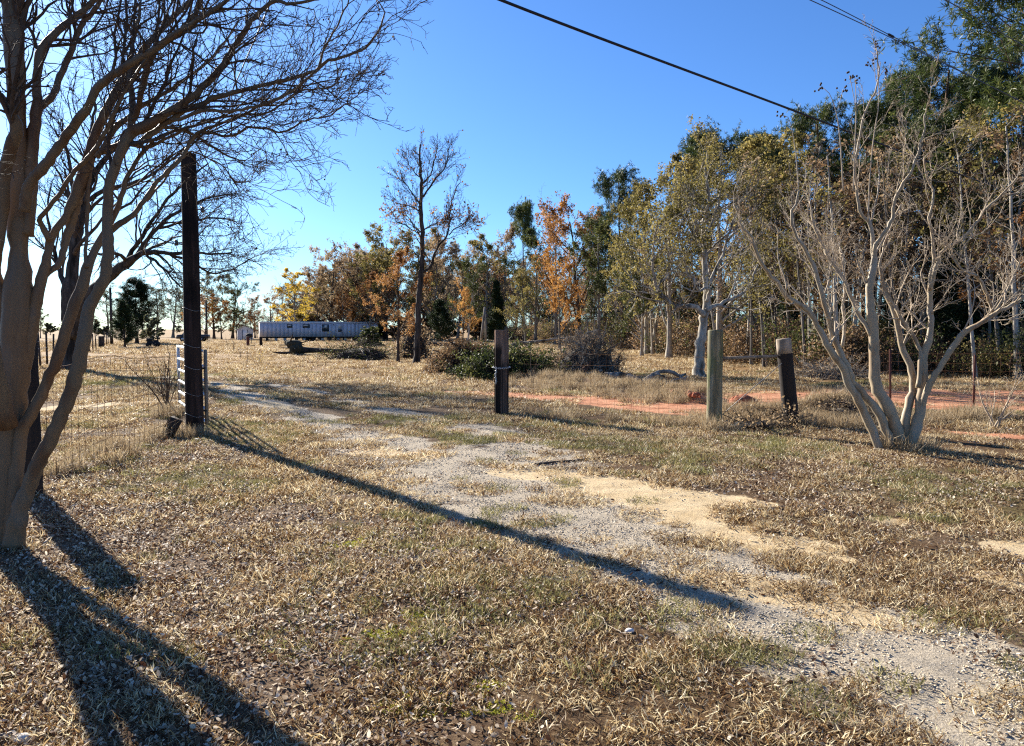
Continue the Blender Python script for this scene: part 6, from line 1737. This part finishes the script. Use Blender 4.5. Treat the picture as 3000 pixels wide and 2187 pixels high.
brush_heap('low dry brush along the wood edge right of the leaning post', 2330, 2540, 1070, 1118, 24.5, 240, 'dead_wood', 'leaf_brown', 1, .06, 'dead_wood', 7, .35)
brush_heap('dry grey twigs heaped on the grassy mound left of the right crape myrtle', 2400, 2545, 1178, 1260, 12.9, 130, 'weed', 'leaf_tan', 2, .035, 'twig', 8, .3)
brush_heap('low dark vines creeping round the feet of the mossy and leaning posts', 2115, 2345, 1226, 1260, 12.35, 60, 'bark_dark', 'leaf_tan', 4, .05, 'bark_dark', 9, .3)

# uprooted tree
ro = G(868, 1040)
ut = thing('uprooted_tree', 'uprooted tree with a dark earthy root plate, its trunk lying to the right', 'tree', ro)
Yr = ro[1]; sc_ = Yr / F
mb = MB()
for (px, py, rx, rz_, sd) in ((860, 1009, 23, 13, 1), (844, 1004, 11, 8, 2), (868, 1024, 22, 19, 3), (878, 1032, 14, 12, 5)):
    mb.blob(P(px, py, Yr + (sd % 3) * .15), [rx * sc_, rx * sc_ * .8, rz_ * sc_], sd, .22, 16, 10)
part('root_plate', mb, M['rootball'], ut, True)
for k in range(14):
    a = P(862 + r.normal(0, 12), 1018 + r.normal(0, 8), Yr); d = r.normal(0, 1, 3); d[2] = abs(d[2]) * .6 - .2
    part('root', MB().tube([a, a + d * .35, a + d * .75 + [0, 0, -.1]], [.07, .045, .015], 5), M['bark_dark'], ut)
q, rr = log_line([(880, 1026, 22, Yr + .4), (920, 1027, 15, Yr + .8), (980, 1028, 12, Yr + 1), (1060, 1030, 9, Yr + 1)])
part('trunk', MB().tube(*resample(q, rr, 16), 9), M['bark_dark'], ut, True)
q, rr = log_line([(850, 1034, 8, Yr - .5), (825, 1035, 7, Yr - .6), (798, 1032, 3, Yr - .8)])
part('root', MB().tube(*resample(q, rr, 8), 6), M['bark_dark'], ut, True)

# red clay heap with clods
gcl = G(2176, 1196)
hp_ = thing('clay_heap', 'small heap of fresh red clay between the mossy and the leaning post', 'heap', gcl)
part('mound', MB().blob(gcl + [0, 0, .02], [.34, .28, .24], 7, .3, 20, 12), M['clay'], hp_)
cl = MB()
for k in range(60):
    a = r.uniform(0, 6.28); q = r.uniform(.1, .42); cl.blob(gcl + [math.cos(a) * q, math.sin(a) * q * .8, max(.02, .24 * (1 - (q / .4) ** 2))], [r.uniform(.015, .05)] * 3, k, .3, 6, 4)
part('clod', cl, M['clay'], hp_, kind='stuff')
cl = MB()
for k in range(90):
    g = G(r.uniform(1960, 2085), r.uniform(1148, 1168)); cl.blob(g + [0, 0, .03], [r.uniform(.02, .07)] * 3, k, .3, 6, 4)
o_ = obj('clay_clods', cl.mesh('clay_clods', [M['clay']])); tag(o_, 'red clods on the dirt bank', None, None, 'stuff')

# ------------------------------------------------------------------ shrubs, saplings and small sticks
def bare_shrub(label, base, stems, r, height, name='shrub', mat='twig', counts=(6, 4), leaf=None, leaf_n=0, lsize=.04, rad=.012, fan=.45, cat='shrub'):
    t_ = thing(name, label, cat, base)
    Pn, Rn = [], []
    for i in range(stems):
        a = r.uniform(0, 6.283); d = unit(np.array([math.cos(a) * fan, math.sin(a) * fan, 1.])); p = base + np.array([r.normal(0, .04), r.normal(0, .04), -.03]); L = height * r.uniform(.6, 1.1)
        q = [p]
        for k in range(7): d = unit(d + r.normal(0, .09, 3)); p = p + d * L / 7; q.append(p)
        Pn.append(q); Rn.append(rad * r.uniform(.6, 1.3) * np.linspace(1, .35, 8))
        part('stem', MB().tube(np.array(q), Rn[-1], 6), M[mat], t_, True)
    Pn = np.array(Pn); Rn = np.array(Rn)
    P2, R2 = grow(Pn, Rn, counts[0], .25, 1., (.4, .9), .4, 5, .16, .08, .55, r, .0035, .5)
    P3, R3 = grow(P2, R2, counts[1], .2, 1., (.4, .9), .5, 4, .18, .05, .65, r, .0026, .6)
    V, Fq = build_tubes([(P2, R2, 4), (P3, R3, 3)])
    obj('twig_crown', mesh_from('twig_crown', V - base, [Fq], [M[mat]]), t_, kind='stuff')
    if leaf:
        lc = along(P3, leaf_n, r, .02); V, Fq = leaf_cards(lc, lsize, r)
        obj('foliage', mesh_from('foliage', V - base, [Fq], [M[leaf]], False, None, {'tint': ('FACE', 'FLOAT', r.uniform(0, 1, len(Fq)))}), t_, kind='stuff')
    return t_
r = np.random.default_rng(971)
bare_shrub('leafless dark shrub beside the open gate, left of the tall gate pole', G(488, 1204), 9, r, 1.25, rad=.014, fan=.42)
bare_shrub('small pale sapling with dry tan leaves at the right edge', G(2916, 1256), 4, r, 1.0, 'sapling', 'twig_pale', (7, 5), 'leaf_tan', 2, .03, .014, .5, 'sapling')
bare_shrub('tiny bare sapling in the fence line between gate post and mossy post', G(1560, 1135), 2, r, 1.9, 'sapling', 'twig', (4, 2), rad=.010, fan=.2, cat='sapling')
STK = [(668, 1022, 985, 'thin dry weed stalk in the field left of the two short posts'), (686, 1032, 990, 'second thin weed stalk in the field left of the two short posts'), (704, 1050, 1010, 'short stalk with side twigs in the field below the two short posts'), (726, 1066, 1015, 'straight thin stick standing in the field below the two short posts'),
       (763, 1068, 1030, 'yellowish small weed right of the straight stick in the field'), (956, 1072, 1046, 'short red brown stake standing alone in the open field')]
for i, (px, pb, pt, lab) in enumerate(STK):
    b = G(px, pb); h = P(px, pt, b[1])[2] - b[2]
    bare_shrub(lab, b, 1 if i in (3, 5) else 2, r, h, 'stake' if i == 5 else 'weed_stalk', 'weed' if i == 4 else 'twig', (3, 2), 'leaf_yellow' if i == 4 else None, 3, .05, .022 if i == 5 else .014, .12, 'stake' if i == 5 else 'weed')
# twigs lying on the turf
TW = [((640, 1925), (900, 1880), 7, 'thin bent twig lying in the leaf litter at lower left centre'), ((790, 1900), (880, 1925), 6, 'straight short twig in the leaf litter at lower left centre'), ((540, 1585), (580, 1600), 5, 'curved twig in the grass right of the black post shadow'),
      ((1560, 1365), (1790, 1342), 9, 'long dark stick lying across the gravel in front of the gate opening'), ((2235, 1565), (2300, 1568), 7, 'short dark stick on the sandy patch'), ((1735, 1800), (1820, 1868), 4, 'pale straw stem lying in the grass at lower centre'),
      ((90, 1555), (190, 1545), 12, 'peeled bark strip on the ground beside the left crape myrtle'), ((95, 1580), (170, 1570), 8, 'second bark strip beside the left crape myrtle'), ((130, 1600), (175, 1565), 6, 'third bark strip, lying aslant beside the left crape myrtle')]
for a, b, w, lab in TW:
    A_, B_ = G(*a), G(*b); n = 9; tq = np.linspace(0, 1, n)[:, None]
    q = A_ * (1 - tq) + B_ * tq; q[:, :2] += r.normal(0, .012, (n, 2)); q[:, 2] = gzf(q[:, 0], q[:, 1]) + .014
    solo('twig', MB().tube(q, np.linspace(1, .5, n) * w / F * A_[1] / 2, 6), M['twig'] if 'dark' in lab or 'bent' in lab else M['twig_pale'], lab, 'twig', A_, smooth=True)
